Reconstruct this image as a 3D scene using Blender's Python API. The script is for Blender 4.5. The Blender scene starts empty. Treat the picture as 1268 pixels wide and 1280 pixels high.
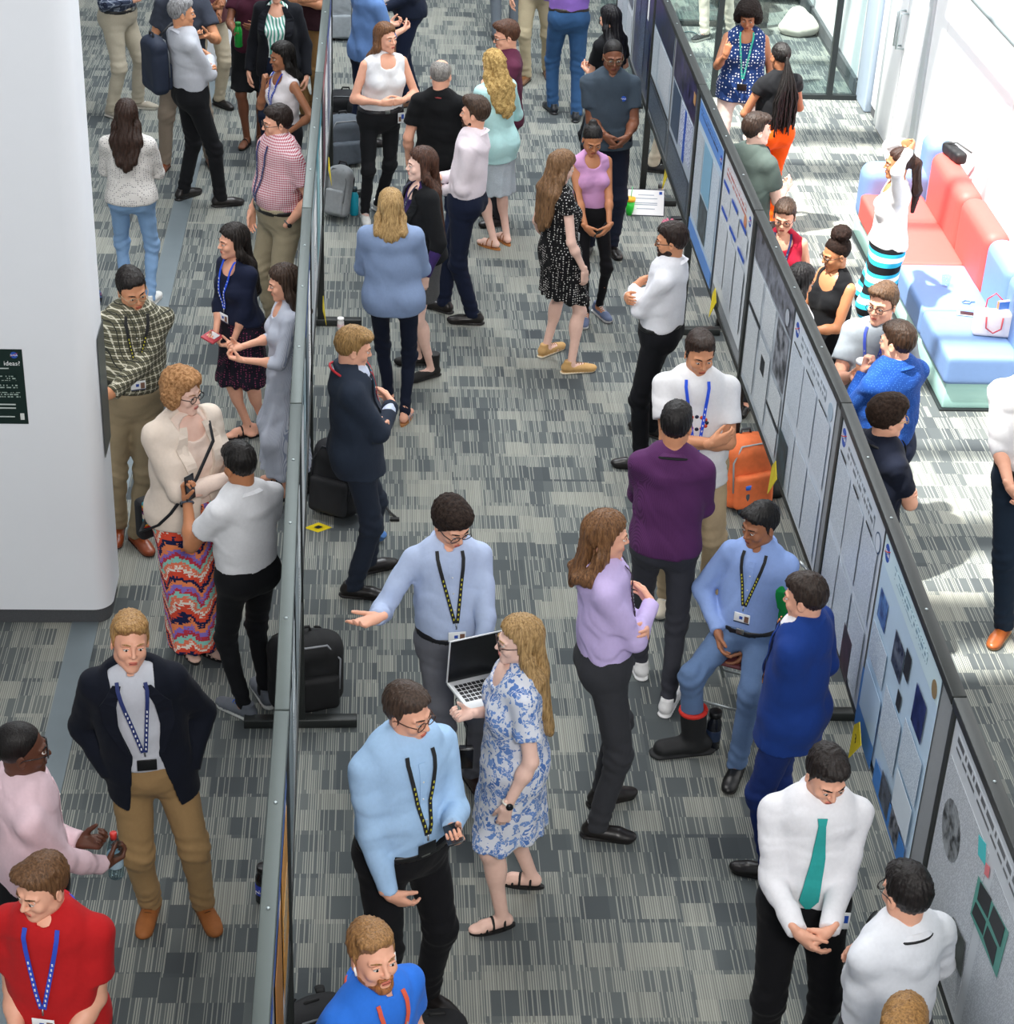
import bpy, math, random
import numpy as np
from mathutils import Vector, Matrix
from mathutils.bvhtree import BVHTree
random.seed(7)
S = bpy.context.scene
C = S.collection
# ------------------------------------------------------------------ camera
CAMF, CAMP, CAMR, CAMY, CAMH = 2488.93, 0.54095, 0.0476985, 0.0751335, 6.7126
def cam_basis():
    cp, sp = math.cos(CAMP), math.sin(CAMP)
    F = np.array([math.sin(CAMY)*cp, math.cos(CAMY)*cp, -sp])
    R0 = np.array([math.cos(CAMY), -math.sin(CAMY), 0.0]); U0 = np.cross(R0, F)
    R = R0*math.cos(CAMR)+U0*math.sin(CAMR); U = -R0*math.sin(CAMR)+U0*math.cos(CAMR)
    return F, R, U
FW, RT, UP = cam_basis()
EYE = np.array([0, 0, CAMH])
def at(px, py, z=0.0):
    """point of the horizontal plane at height z seen at photo pixel px,py"""
    d = FW+RT*(px-634)/CAMF-UP*(py-640)/CAMF
    return EYE+d*((z-CAMH)/d[2])
def atx(px, py, x):
    d = FW+RT*(px-634)/CAMF-UP*(py-640)/CAMF
    return EYE+d*(x/d[0])
def pix(P):
    d = np.asarray(P, float)-EYE; w = d@FW
    return 634+CAMF*(d@RT)/w, 640-CAMF*(d@UP)/w
cd = bpy.data.cameras.new('camera'); cam = bpy.data.objects.new('camera', cd); C.objects.link(cam)
cd.sensor_fit = 'VERTICAL'; cd.sensor_height = 36; cd.sensor_width = 36; cd.lens = CAMF/1280*36
cd.clip_end = 200
M = Matrix(((RT[0], UP[0], -FW[0], 0), (RT[1], UP[1], -FW[1], 0), (RT[2], UP[2], -FW[2], CAMH), (0, 0, 0, 1)))
cam.matrix_world = M
S.camera = cam
# ------------------------------------------------------------------ light
S.view_settings.view_transform = 'Standard'; S.view_settings.look = 'None'
S.view_settings.gamma = 1; S.view_settings.use_curve_mapping = False
S.view_settings.exposure = 0.35
W = bpy.data.worlds.new('world'); S.world = W; W.use_nodes = True
W.node_tree.nodes['Background'].inputs[0].default_value = (0.90, 0.95, 1.0, 1)
W.node_tree.nodes['Background'].inputs[1].default_value = 0.52
def lamp(name, kind, loc, direction, energy, color=(1, 1, 1), **kw):
    l = bpy.data.lights.new(name, kind); l.energy = energy; l.color = color
    for k, v in kw.items(): setattr(l, k, v)
    o = bpy.data.objects.new(name, l); C.objects.link(o); o.location = loc
    o.rotation_euler = Vector(direction).to_track_quat('-Z', 'Y').to_euler()
    return o
lamp('sun', 'SUN', (0, 8, 30), (0.40, 0.20, -1), 10.5, (1.0, 0.97, 0.90), angle=0.02)
lamp('atrium_light', 'AREA', (1.0, 17.5, 8.8), (0.12, -0.12, -1), 1050, (0.93, 0.97, 1.0), shape='RECTANGLE', size=3.0, size_y=11)
lamp('camera_fill', 'AREA', (1.0, -1.5, 8.6), (0.05, 1.0, -0.62), 520, (1.0, 0.97, 0.93), shape='RECTANGLE', size=2.0, size_y=1.2)  # added flash-like fill above and behind the camera, not a fixture of the room
lamp('side_fill', 'AREA', (-1.2, 10.5, 8.6), (1, 0.05, -0.62), 420, (1.0, 0.98, 0.96), shape='RECTANGLE', size=2.0, size_y=8)  # added out-of-view fill to brighten the posters on the right row
# ------------------------------------------------------------------ materials
MATS = {}
def srgb(c):
    if isinstance(c, str):
        c = c.lstrip('#'); c = c if len(c) == 6 else ''.join(k*2 for k in c); c = [int(c[i:i+2], 16)/255 for i in (0, 2, 4)]
    return tuple((v/12.92 if v <= .04045 else ((v+.055)/1.055)**2.4) for v in c)+(1,)
class NT:
    def __init__(s, m): s.t = m.node_tree; s.n = s.t.nodes; s.b = s.n['Principled BSDF']
    def new(s, ty, **kw):
        n = s.n.new(ty)
        for k, v in kw.items(): setattr(n, k, v)
        return n
    def link(s, a, b): s.t.links.new(a, b)
    def put(s, inp, v):
        if isinstance(v, bpy.types.NodeSocket): s.link(v, inp)
        elif v is not None: inp.default_value = v
    def math(s, op, a, b=None, c=None):
        n = s.new('ShaderNodeMath', operation=op)
        for i, v in enumerate((a, b, c)):
            if v is not None: s.put(n.inputs[i], v)
        return n.outputs[0]
    def mix(s, f, a, b):
        n = s.new('ShaderNodeMix', data_type='RGBA')
        s.put(n.inputs[0], f); s.put(n.inputs[6], a); s.put(n.inputs[7], b)
        return n.outputs[2]
    def co(s, kind='Object'): return s.new('ShaderNodeTexCoord').outputs[kind]
    def xyz(s, v):
        n = s.new('ShaderNodeSeparateXYZ'); s.link(v, n.inputs[0]); return n.outputs
    def vec(s, x, y, z=0.0):
        n = s.new('ShaderNodeCombineXYZ')
        for i, v in enumerate((x, y, z)): s.put(n.inputs[i], v)
        return n.outputs[0]
    def noise(s, v, scale, detail=2, rough=.5, out='Fac'):
        n = s.new('ShaderNodeTexNoise'); s.link(v, n.inputs['Vector']); n.inputs['Scale'].default_value = scale
        n.inputs['Detail'].default_value = detail; n.inputs['Roughness'].default_value = rough; return n.outputs[out]
    def white(s, v, out='Value'):
        n = s.new('ShaderNodeTexWhiteNoise', noise_dimensions='3D'); s.link(v, n.inputs['Vector']); return n.outputs[out]
    def scale(s, v, sc):
        n = s.new('ShaderNodeMapping'); s.link(v, n.inputs[0]); n.inputs[3].default_value = sc; return n.outputs[0]
    def bump(s, h, st=.3, d=.002):
        n = s.new('ShaderNodeBump'); n.inputs['Strength'].default_value = st; n.inputs['Distance'].default_value = d
        s.link(h, n.inputs['Height']); s.link(n.outputs[0], s.b.inputs['Normal'])
    def ramp(s, f, stops, interp='CONSTANT'):
        n = s.new('ShaderNodeValToRGB'); n.color_ramp.interpolation = interp
        e = n.color_ramp.elements
        while len(e) < len(stops): e.new(0.5)
        for i, (p, c) in enumerate(stops): e[i].position = p; e[i].color = srgb(c) if isinstance(c, str) else c
        s.link(f, n.inputs[0]); return n.outputs[0]
def mat(name, color, rough=.6, metal=0, spec=None, **kw):
    key = (name, str(color), rough, metal)
    if key in MATS: return MATS[key]
    m = bpy.data.materials.new(name); m.use_nodes = True; n = NT(m)
    n.b.inputs['Base Color'].default_value = srgb(color); n.b.inputs['Roughness'].default_value = rough
    n.b.inputs['Metallic'].default_value = metal
    if spec is not None: n.b.inputs['Specular IOR Level'].default_value = spec
    for k, v in kw.items(): n.b.inputs[k].default_value = v
    MATS[key] = m; return m
def plain(name, color, rough=.5, metal=0, var=.08, scale=20, bump=0):
    """plain surface with slight procedural unevenness"""
    key = ('plain', name, str(color), rough, metal)
    if key in MATS: return MATS[key]
    m = bpy.data.materials.new(name); m.use_nodes = True; n = NT(m)
    f = n.noise(n.co(), scale, 3)
    c = srgb(color); lo = tuple(max(0, v*(1-var)) for v in c[:3])+(1,); hi = tuple(min(1, v*(1+var)) for v in c[:3])+(1,)
    n.link(n.mix(f, lo, hi), n.b.inputs['Base Color']); n.b.inputs['Roughness'].default_value = rough; n.b.inputs['Metallic'].default_value = metal
    if bump: n.bump(f, bump, .002)
    MATS[key] = m; return m
def cloth(kind, c1, c2='#000000', c3=None, sc=1.0, rough=.85):
    key = ('cloth', kind, c1, c2, str(c3), sc)
    if key in MATS: return MATS[key]
    m = bpy.data.materials.new('fabric_'+kind); m.use_nodes = True; n = NT(m); co = n.co()
    A, B = srgb(c1), srgb(c2); x, y, z = n.xyz(co)[:]
    if kind == 'plain': col = n.mix(n.noise(co, 60, 2), tuple(v*.93 for v in A[:3])+(1,), tuple(min(1, v*1.05) for v in A[:3])+(1,))
    elif kind in ('gingham', 'plaid'):
        w = .011*sc
        def band(v, duty=.5, per=w): return n.math('LESS_THAN', n.math('FRACT', n.math('DIVIDE', v, per)), duty)
        h = n.math('ADD', x, n.math('MULTIPLY', y, .8))
        if kind == 'gingham':
            s_ = n.math('MULTIPLY', n.math('ADD', band(h), band(z)), .5); col = n.mix(s_, A, B)
        else:
            s_ = n.math('MAXIMUM', band(h, .25, .022*sc), band(z, .25, .022*sc)); col = n.mix(s_, A, B)
            if c3: col = n.mix(n.math('MAXIMUM', band(h, .12, .044*sc), band(z, .12, .044*sc)), col, srgb(c3))
    elif kind == 'stripe':
        h = n.math('ADD', x, n.math('MULTIPLY', y, .8))
        col = n.mix(n.math('LESS_THAN', n.math('FRACT', n.math('DIVIDE', h, .008*sc)), .45), A, B)
    elif kind == 'dots':
        v = n.new('ShaderNodeTexVoronoi'); v.inputs['Scale'].default_value = 42/sc; v.inputs['Randomness'].default_value = .35
        n.link(co, v.inputs['Vector']); col = n.mix(n.math('LESS_THAN', v.outputs['Distance'], .27), A, B)
    elif kind == 'floral':
        d = n.noise(co, 14/sc, 2, out='Color'); mx = n.new('ShaderNodeMix', data_type='VECTOR'); mx.inputs[0].default_value = .12
        n.link(co, mx.inputs[4]); n.link(d, mx.inputs[5])
        v = n.new('ShaderNodeTexVoronoi', feature='F1'); v.inputs['Scale'].default_value = 26/sc; n.link(mx.outputs[1], v.inputs['Vector'])
        e = n.new('ShaderNodeTexVoronoi', feature='DISTANCE_TO_EDGE'); e.inputs['Scale'].default_value = 26/sc; n.link(mx.outputs[1], e.inputs['Vector'])
        r = n.xyz(v.outputs['Color'])
        leaf = n.math('MULTIPLY', n.math('GREATER_THAN', e.outputs[0], .05), n.math('LESS_THAN', r[0], .58))
        colB = n.mix(r[1], B, srgb(c3 or c2)); col = n.mix(leaf, A, colB)
    elif kind == 'tribal':
        u = n.math('ABSOLUTE', n.math('SUBTRACT', n.math('FRACT', n.math('DIVIDE', n.math('ADD', x, y), .2)), .5))
        q = n.math('FLOOR', n.math('MULTIPLY', z, 70)); p = n.math('FLOOR', n.math('MULTIPLY', u, 24))
        k = n.math('FRACT', n.math('ADD', n.math('DIVIDE', n.math('ADD', q, p), 17.0), n.math('MULTIPLY', n.noise(co, 22, 1), .35)))
        col = n.ramp(k, [(0, '#20264f'), (.14, '#e2513a'), (.30, '#f3e8dc'), (.38, '#ef7f62'), (.50, '#8fd0c4'), (.62, '#c33a4d'), (.74, '#8a74c8'), (.86, '#f08a5a')])
        zb = n.math('LESS_THAN', z, .115); col = n.mix(zb, col, srgb('#1b2145'))
    elif kind == 'bands':
        col = n.ramp(n.math('FRACT', n.math('DIVIDE', n.math('SUBTRACT', z, .505), .168)), [(0, '#f2f4f5'), (.25, '#35b4d8'), (.42, '#17181c'), (.77, '#35b4d8')])
    elif kind == 'tweed': col = n.mix(n.noise(co, 160, 3, .8), A, B)
    elif kind == 'rainbow':
        col = n.ramp(n.math('FRACT', n.math('MULTIPLY', n.math('ADD', z, n.math('MULTIPLY', n.noise(co, 14, 1), .08)), 9)), [(0, '#c7402f'), (.2, '#e9b33a'), (.4, '#3e8f9c'), (.6, '#e8dcc8'), (.75, '#7b3b78'), (.9, '#20222a')])
    n.link(col, n.b.inputs['Base Color']); n.b.inputs['Roughness'].default_value = rough
    n.b.inputs['Specular IOR Level'].default_value = .15
    n.b.inputs['Sheen Weight'].default_value = .03
    f = n.noise(n.scale(co, (1, 1, .6)), 30, 3, .55); n.bump(f, .35, .006)
    MATS[key] = m; return m
def skinmat(c):
    key = ('skin', c)
    if key in MATS: return MATS[key]
    m = bpy.data.materials.new('skin'); m.use_nodes = True; n = NT(m); a = srgb(c)
    f = n.noise(n.co(), 35, 3)
    n.link(n.mix(f, (a[0]*.93, a[1]*.86, a[2]*.84, 1), (min(1, a[0]*1.05), min(1, a[1]*1.06), min(1, a[2]*1.05), 1)), n.b.inputs['Base Color'])
    n.b.inputs['Roughness'].default_value = .48; n.b.inputs['Specular IOR Level'].default_value = .4
    MATS[key] = m; return m
def hairmat(c, c2=None, curly=False):
    key = ('hair', c, str(c2), curly)
    if key in MATS: return MATS[key]
    m = bpy.data.materials.new('hair'); m.use_nodes = True; n = NT(m); a = srgb(c); b = srgb(c2) if c2 else tuple(min(1, v*(1.4 if curly else 2.0)+.002) for v in a[:3])+(1,)
    co = n.co(); f = n.noise(n.scale(co, (1, 1, 1) if curly else (1, 1, .13)), 70 if curly else 130, 3, .7)
    g = n.math('MULTIPLY', n.math('SUBTRACT', f, .3), 1.9); g.node.use_clamp = True
    n.link(n.mix(g, tuple(v*.40 for v in a[:3])+(1,), b), n.b.inputs['Base Color']); n.b.inputs['Roughness'].default_value = .7 if curly else .42
    n.b.inputs['Specular IOR Level'].default_value = .12 if curly else .28
    n.bump(f, .9, .004); MATS[key] = m; return m
def glassmat(name='glass', tint='#dfeeee', rough=.02):
    key = ('glass', name, tint)
    if key in MATS: return MATS[key]
    m = bpy.data.materials.new(name); m.use_nodes = True; n = NT(m); out = n.n['Material Output']
    t = n.new('ShaderNodeBsdfTransparent'); t.inputs[0].default_value = srgb(tint)
    g = n.new('ShaderNodeBsdfGlossy'); g.inputs['Roughness'].default_value = rough
    mx = n.new('ShaderNodeMixShader'); mx.inputs[0].default_value = .07
    n.link(t.outputs[0], mx.inputs[1]); n.link(g.outputs[0], mx.inputs[2]); n.link(mx.outputs[0], out.inputs[0])
    MATS[key] = m; return m
# ------------------------------------------------------------------ object helpers
def tag(o, label=None, cat=None, group=None, kind=None):
    if label: o['label'] = label
    if cat: o['category'] = cat
    if group: o['group'] = group
    if kind: o['kind'] = kind
    return o
def np_mesh(name, V, Q, mats, mi=None, smooth=True):
    me = bpy.data.meshes.new(name); V = np.asarray(V, np.float32); Q = np.asarray(Q, np.int32)
    me.vertices.add(len(V)); me.vertices.foreach_set('co', V.ravel())
    me.loops.add(Q.size); me.loops.foreach_set('vertex_index', Q.ravel())
    me.polygons.add(len(Q)); me.polygons.foreach_set('loop_start', np.arange(0, Q.size, Q.shape[1], dtype=np.int32))
    if mi is not None: me.polygons.foreach_set('material_index', np.asarray(mi, np.int32))
    for m in mats: me.materials.append(m)
    me.polygons.foreach_set('use_smooth', np.full(len(Q), smooth)); me.update(); me.validate()
    return me
def link(name, me, parent=None, loc=None, rotz=0):
    o = bpy.data.objects.new(name, me); C.objects.link(o)
    if parent is not None: o.parent = parent
    if loc is not None: o.location = loc
    o.rotation_euler[2] = rotz
    return o
def empty(name, loc=(0, 0, 0), rotz=0, **kw):
    o = link(name, None, None, loc, rotz); o.empty_display_size = .1; tag(o, **kw); return o
class MB:
    """collects shapes into one mesh"""
    def __init__(s): s.v = []; s.f = []; s.m = []; s.mats = []; s.sm = []
    def _mi(s, m):
        if m not in s.mats: s.mats.append(m)
        return s.mats.index(m)
    def add(s, vs, fs, m, smooth=False):
        b = len(s.v); s.v += [tuple(v) for v in vs]; k = s._mi(m)
        for f in fs: s.f.append([b+i for i in f]); s.m.append(k); s.sm.append(smooth)
    def box(s, lo, hi, m, bev=0, rot=None, piv=None):
        x0, y0, z0 = lo; x1, y1, z1 = hi
        if bev <= 0:
            vs = [(x0, y0, z0), (x1, y0, z0), (x1, y1, z0), (x0, y1, z0), (x0, y0, z1), (x1, y0, z1), (x1, y1, z1), (x0, y1, z1)]
            fs = [(0, 3, 2, 1), (4, 5, 6, 7), (0, 1, 5, 4), (1, 2, 6, 5), (2, 3, 7, 6), (3, 0, 4, 7)]
            s.add(s._r(vs, rot, piv), fs, m)
        else:
            rings = []; b = min(bev, (x1-x0)/2.01, (y1-y0)/2.01, (z1-z0)/2.01)
            for (zz, ins) in [(z0, b), (z0+b*.3, b*.3), (z0+b, 0), (z1-b, 0), (z1-b*.3, b*.3), (z1, b)]:
                ring = []
                for cx, cy, a0 in [(x1-b, y1-b, 0), (x0+b, y1-b, 90), (x0+b, y0+b, 180), (x1-b, y0+b, 270)]:
                    for da in (0, 30, 60, 90):
                        a = math.radians(a0+da); r = max(b-ins, .0001); ring.append((cx+r*math.cos(a), cy+r*math.sin(a), zz))
                rings.append(ring)
            vs = [p for r in rings for p in r]; n = 16; fs = []
            for i in range(5):
                for j in range(n): fs.append((i*n+j, i*n+(j+1) % n, (i+1)*n+(j+1) % n, (i+1)*n+j))
            fs.append(tuple(reversed(range(n)))); fs.append(tuple(range(5*n, 6*n)))
            s.add(s._r(vs, rot, piv), fs, m, True)
        return s
    def _r(s, vs, rot, piv):
        if rot is None: return vs
        p = Vector(piv or (0, 0, 0)); return [tuple(rot @ (Vector(v)-p)+p) for v in vs]
    def tube(s, pts, r, m, n=8, caps=True, flat=1.0):
        pts = [Vector(p) for p in pts]; rs = r if isinstance(r, (list, tuple)) else [r]*len(pts); vs = []; fs = []
        t0 = (pts[1]-pts[0]).normalized(); up = Vector((0, 0, 1)) if abs(t0.z) < .9 else Vector((1, 0, 0)); a = t0.cross(up).normalized()
        for i, p in enumerate(pts):
            t = (pts[min(i+1, len(pts)-1)]-pts[max(i-1, 0)]).normalized()
            a = (a-t*a.dot(t)).normalized(); b = t.cross(a)
            for j in range(n):
                an = 2*math.pi*j/n; vs.append(p+a*math.cos(an)*rs[i]+b*math.sin(an)*rs[i]*flat)
        for i in range(len(pts)-1):
            for j in range(n): fs.append((i*n+j, i*n+(j+1) % n, (i+1)*n+(j+1) % n, (i+1)*n+j))
        if caps: fs.append(tuple(reversed(range(n)))); fs.append(tuple(range((len(pts)-1)*n, len(pts)*n)))
        s.add(vs, fs, m, True); return s
    def lathe(s, prof, m, c=(0, 0, 0), n=24, axis='z'):
        vs = []; fs = []
        for r, z in prof:
            for j in range(n):
                a = 2*math.pi*j/n; p = (r*math.cos(a), r*math.sin(a), z)
                if axis == 'y': p = (p[0], p[2], p[1])
                if axis == 'x': p = (p[2], p[0], p[1])
                vs.append((p[0]+c[0], p[1]+c[1], p[2]+c[2]))
        for i in range(len(prof)-1):
            for j in range(n): fs.append((i*n+j, i*n+(j+1) % n, (i+1)*n+(j+1) % n, (i+1)*n+j))
        fs.append(tuple(reversed(range(n)))); fs.append(tuple(range((len(prof)-1)*n, len(prof)*n)))
        s.add(vs, fs, m, True); return s
    def build(s, name, parent=None, loc=None, rotz=0):
        me = bpy.data.meshes.new(name); me.from_pydata([tuple(v) for v in s.v], [], s.f)
        for m in s.mats: me.materials.append(m)
        me.polygons.foreach_set('material_index', s.m); me.polygons.foreach_set('use_smooth', s.sm); me.update()
        return link(name, me, parent, loc, rotz)
def text_mb(mb, txt, size, m, origin, ux, uy, depth=.0015, align='CENTER'):
    """raised lettering added to a mesh collector; origin = anchor, ux,uy = axes of writing"""
    cu = bpy.data.curves.new('t', 'FONT'); cu.body = txt; cu.size = size; cu.align_x = align; cu.align_y = 'CENTER'; cu.extrude = depth/2; cu.resolution_u = 2
    o = bpy.data.objects.new('t', cu); C.objects.link(o); dg = bpy.context.evaluated_depsgraph_get(); me = bpy.data.meshes.new_from_object(o.evaluated_get(dg))
    ux = Vector(ux); uy = Vector(uy); uz = ux.cross(uy); og = Vector(origin)
    mb.add([og+ux*v.co.x+uy*v.co.y+uz*v.co.z for v in me.vertices], [tuple(p.vertices) for p in me.polygons], m)
    bpy.data.objects.remove(o); bpy.data.curves.remove(cu); bpy.data.meshes.remove(me)
# ------------------------------------------------------------------ implicit surfaces -> continuous meshes
def nets(F, org, h):
    s = F < 0; nx, ny, nz = F.shape
    cnt = np.zeros((nx-1, ny-1, nz-1), np.int8)
    for a in (0, 1):
        for b in (0, 1):
            for c in (0, 1): cnt += s[a:nx-1+a, b:ny-1+b, c:nz-1+c]
    act = (cnt > 0) & (cnt < 8); idx = np.full(act.shape, -1, np.int64); I = np.argwhere(act)
    idx[act] = np.arange(len(I)); acc = np.zeros((len(I), 3)); num = np.zeros(len(I)); i, j, k = I.T
    cs = [(a, b, c) for a in (0, 1) for b in (0, 1) for c in (0, 1)]
    for u in cs:
        for ax in range(3):
            if u[ax]: continue
            w = list(u); w[ax] = 1
            a = F[i+u[0], j+u[1], k+u[2]]; b = F[i+w[0], j+w[1], k+w[2]]; m = (a < 0) != (b < 0)
            t = np.where(m, a/np.where(m, a-b, 1), 0); p = np.array(u, float)[None, :].repeat(len(I), 0); p[:, ax] += t
            acc[m] += p[m]; num += m
    V = (I+acc/num[:, None])*h+org
    Q = []
    for ax in range(3):
        sl0 = [slice(None)]*3; sl1 = [slice(None)]*3; sl0[ax] = slice(0, -1); sl1[ax] = slice(1, None)
        A = s[tuple(sl0)]; B = s[tuple(sl1)]; E = np.argwhere(A != B); u, v = (ax+1) % 3, (ax+2) % 3
        E = E[(E[:, u] > 0) & (E[:, v] > 0) & (E[:, u] < F.shape[u]-1) & (E[:, v] < F.shape[v]-1)]
        ins = A[tuple(E.T)]
        def cell(du, dv):
            T = E.copy(); T[:, u] -= du; T[:, v] -= dv; return idx[tuple(T.T)]
        q = np.stack([cell(1, 1), cell(0, 1), cell(0, 0), cell(1, 0)], 1); q[~ins] = q[~ins][:, ::-1]; Q.append(q)
    return V, np.concatenate(Q)
def A3(v): return np.asarray(v, float)
def clipd(d, X, Y, Z, clips):
    for p, n in clips or ():
        n = A3(n)/np.linalg.norm(n); d = np.maximum(d, (X-p[0])*n[0]+(Y-p[1])*n[1]+(Z-p[2])*n[2])
    return d
def cone(A, B, ra, rb=None, flat=None, clips=None, k=.02, op='u'):
    A, B = A3(A), A3(B); rb = ra if rb is None else rb; R = max(ra, rb); ba = B-A; L2 = max(ba@ba, 1e-9)
    ext = R*(flat[1] if flat and flat[1] > 1 else 1)
    def f(X, Y, Z):
        x, y, z = X-A[0], Y-A[1], Z-A[2]; t = np.clip((x*ba[0]+y*ba[1]+z*ba[2])/L2, 0, 1)
        x = x-t*ba[0]; y = y-t*ba[1]; z = z-t*ba[2]; g = 1
        if flat:
            n = flat[0]; s_ = flat[1]; c = (x*n[0]+y*n[1]+z*n[2])*(1/s_-1); x = x+c*n[0]; y = y+c*n[1]; z = z+c*n[2]; g = min(1, s_)**.5
        return clipd((np.sqrt(x*x+y*y+z*z)-(ra+(rb-ra)*t))*g, X, Y, Z, clips)
    return (np.minimum(A, B)-ext, np.maximum(A, B)+ext, f, k, op)
def ell(c, r, R=None, clips=None, k=.02, op='u'):
    c, r = A3(c), A3(r); m = r.max(); R = None if R is None else A3(R)
    def f(X, Y, Z):
        x, y, z = X-c[0], Y-c[1], Z-c[2]
        if R is not None: x, y, z = R[0, 0]*x+R[1, 0]*y+R[2, 0]*z, R[0, 1]*x+R[1, 1]*y+R[2, 1]*z, R[0, 2]*x+R[1, 2]*y+R[2, 2]*z
        k0 = np.sqrt((x/r[0])**2+(y/r[1])**2+(z/r[2])**2); k1 = np.sqrt((x/r[0]**2)**2+(y/r[1]**2)**2+(z/r[2]**2)**2)+1e-6
        return clipd(k0*(k0-1)/k1, X, Y, Z, clips)
    return (c-m, c+m, f, k, op)
def smin(a, b, k):
    h = np.clip(.5+.5*(b-a)/k, 0, 1); return b+(a-b)*h-k*h*(1-h)
def solidify(prims, h, post=None, clips=None):
    u = [p for p in prims if p[4] == 'u']
    lo = np.min([p[0] for p in u], 0)-3*h-.01; hi = np.max([p[1] for p in u], 0)+3*h+.01
    for p_, n_ in clips or ():            # trim the box where axis-aligned clips allow
        n_ = A3(n_)
        if abs(abs(n_[2])-np.linalg.norm(n_)) < 1e-6:
            if n_[2] > 0: hi[2] = min(hi[2], p_[2]+3*h)
            else: lo[2] = max(lo[2], p_[2]-3*h)
    n = np.maximum(np.ceil((hi-lo)/h).astype(int)+1, 4); F = np.full(n, .3, np.float32)
    ax = [lo[i]+h*np.arange(n[i]) for i in range(3)]
    for plo, phi, f, k, op in prims:
        mg = k+2.5*h+.012; a = np.clip(np.floor((plo-mg-lo)/h).astype(int), 0, n); b = np.clip(np.ceil((phi+mg-lo)/h).astype(int)+1, 0, n)
        if (b-a).min() <= 0: continue
        sl = tuple(slice(a[i], b[i]) for i in range(3)); X = ax[0][sl[0]][:, None, None]; Y = ax[1][sl[1]][None, :, None]; Z = ax[2][sl[2]][None, None, :]
        d = f(X, Y, Z)
        if op == 'u': F[sl] = smin(F[sl], d, k)
        elif op == 's': F[sl] = -smin(-F[sl], d, k)
    X = ax[0][:, None, None]; Y = ax[1][None, :, None]; Z = ax[2][None, None, :]
    if post is not None:
        F = F+post(X, Y, Z)
    if clips: F = clipd(F, X, Y, Z, clips)
    F[0] = F[-1] = .3; F[:, 0] = F[:, -1] = .3; F[:, :, 0] = F[:, :, -1] = .3
    return nets(F, lo, h)
def folds(seed, amp=.004, f=34.0):
    r = np.random.RandomState(seed); D = r.normal(size=(4, 3)); D[:, 2] *= 1.3; D /= np.linalg.norm(D, axis=1)[:, None]; ph = r.rand(8)*6.28
    def fn(X, Y, Z):
        w = .9*np.sin(7*X+9*Z+ph[4])+.7*np.sin(11*Y-8*Z+ph[5]); o = 0
        for i in range(3): o = o+np.sin((D[i, 0]*X+D[i, 1]*Y+D[i, 2]*Z)*f*(1+.35*i)+ph[i]+w*1.6)/(1+.5*i)
        r2 = 1-np.abs(np.sin((D[3, 0]*X+D[3, 1]*Y+D[3, 2]*Z)*f*.8+ph[3]+1.7*w+.8*o))*1.6
        return amp*(.42*o+.38*r2)
    return fn
def strands(seed, amp=.003, f=70.0, ctr=(0, 0), wav=0.0):
    r = np.random.RandomState(seed); ph = r.rand(4)*6.28
    def fn(X, Y, Z):
        a = np.arctan2(Y-ctr[1], X-ctr[0]); return amp*(np.sin(a*f*.35+3*np.sin(Z*6+ph[0])+wav*np.sin(Z*38+ph[1]))+.6*np.sin(a*f*.8+ph[2]+2*np.sin(Z*9)))
    return fn
def lumps(seed, amp=.006, f=110.0):
    r = np.random.RandomState(seed); ph = r.rand(6)*6.28
    def fn(X, Y, Z): return amp*(np.sin(X*f+ph[0]+1.5*np.sin(Y*f*.6))*np.sin(Y*f+ph[1]+1.2*np.sin(Z*f*.5))*np.sin(Z*f+ph[2]+1.4*np.sin(X*f*.7)))
    return fn
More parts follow.
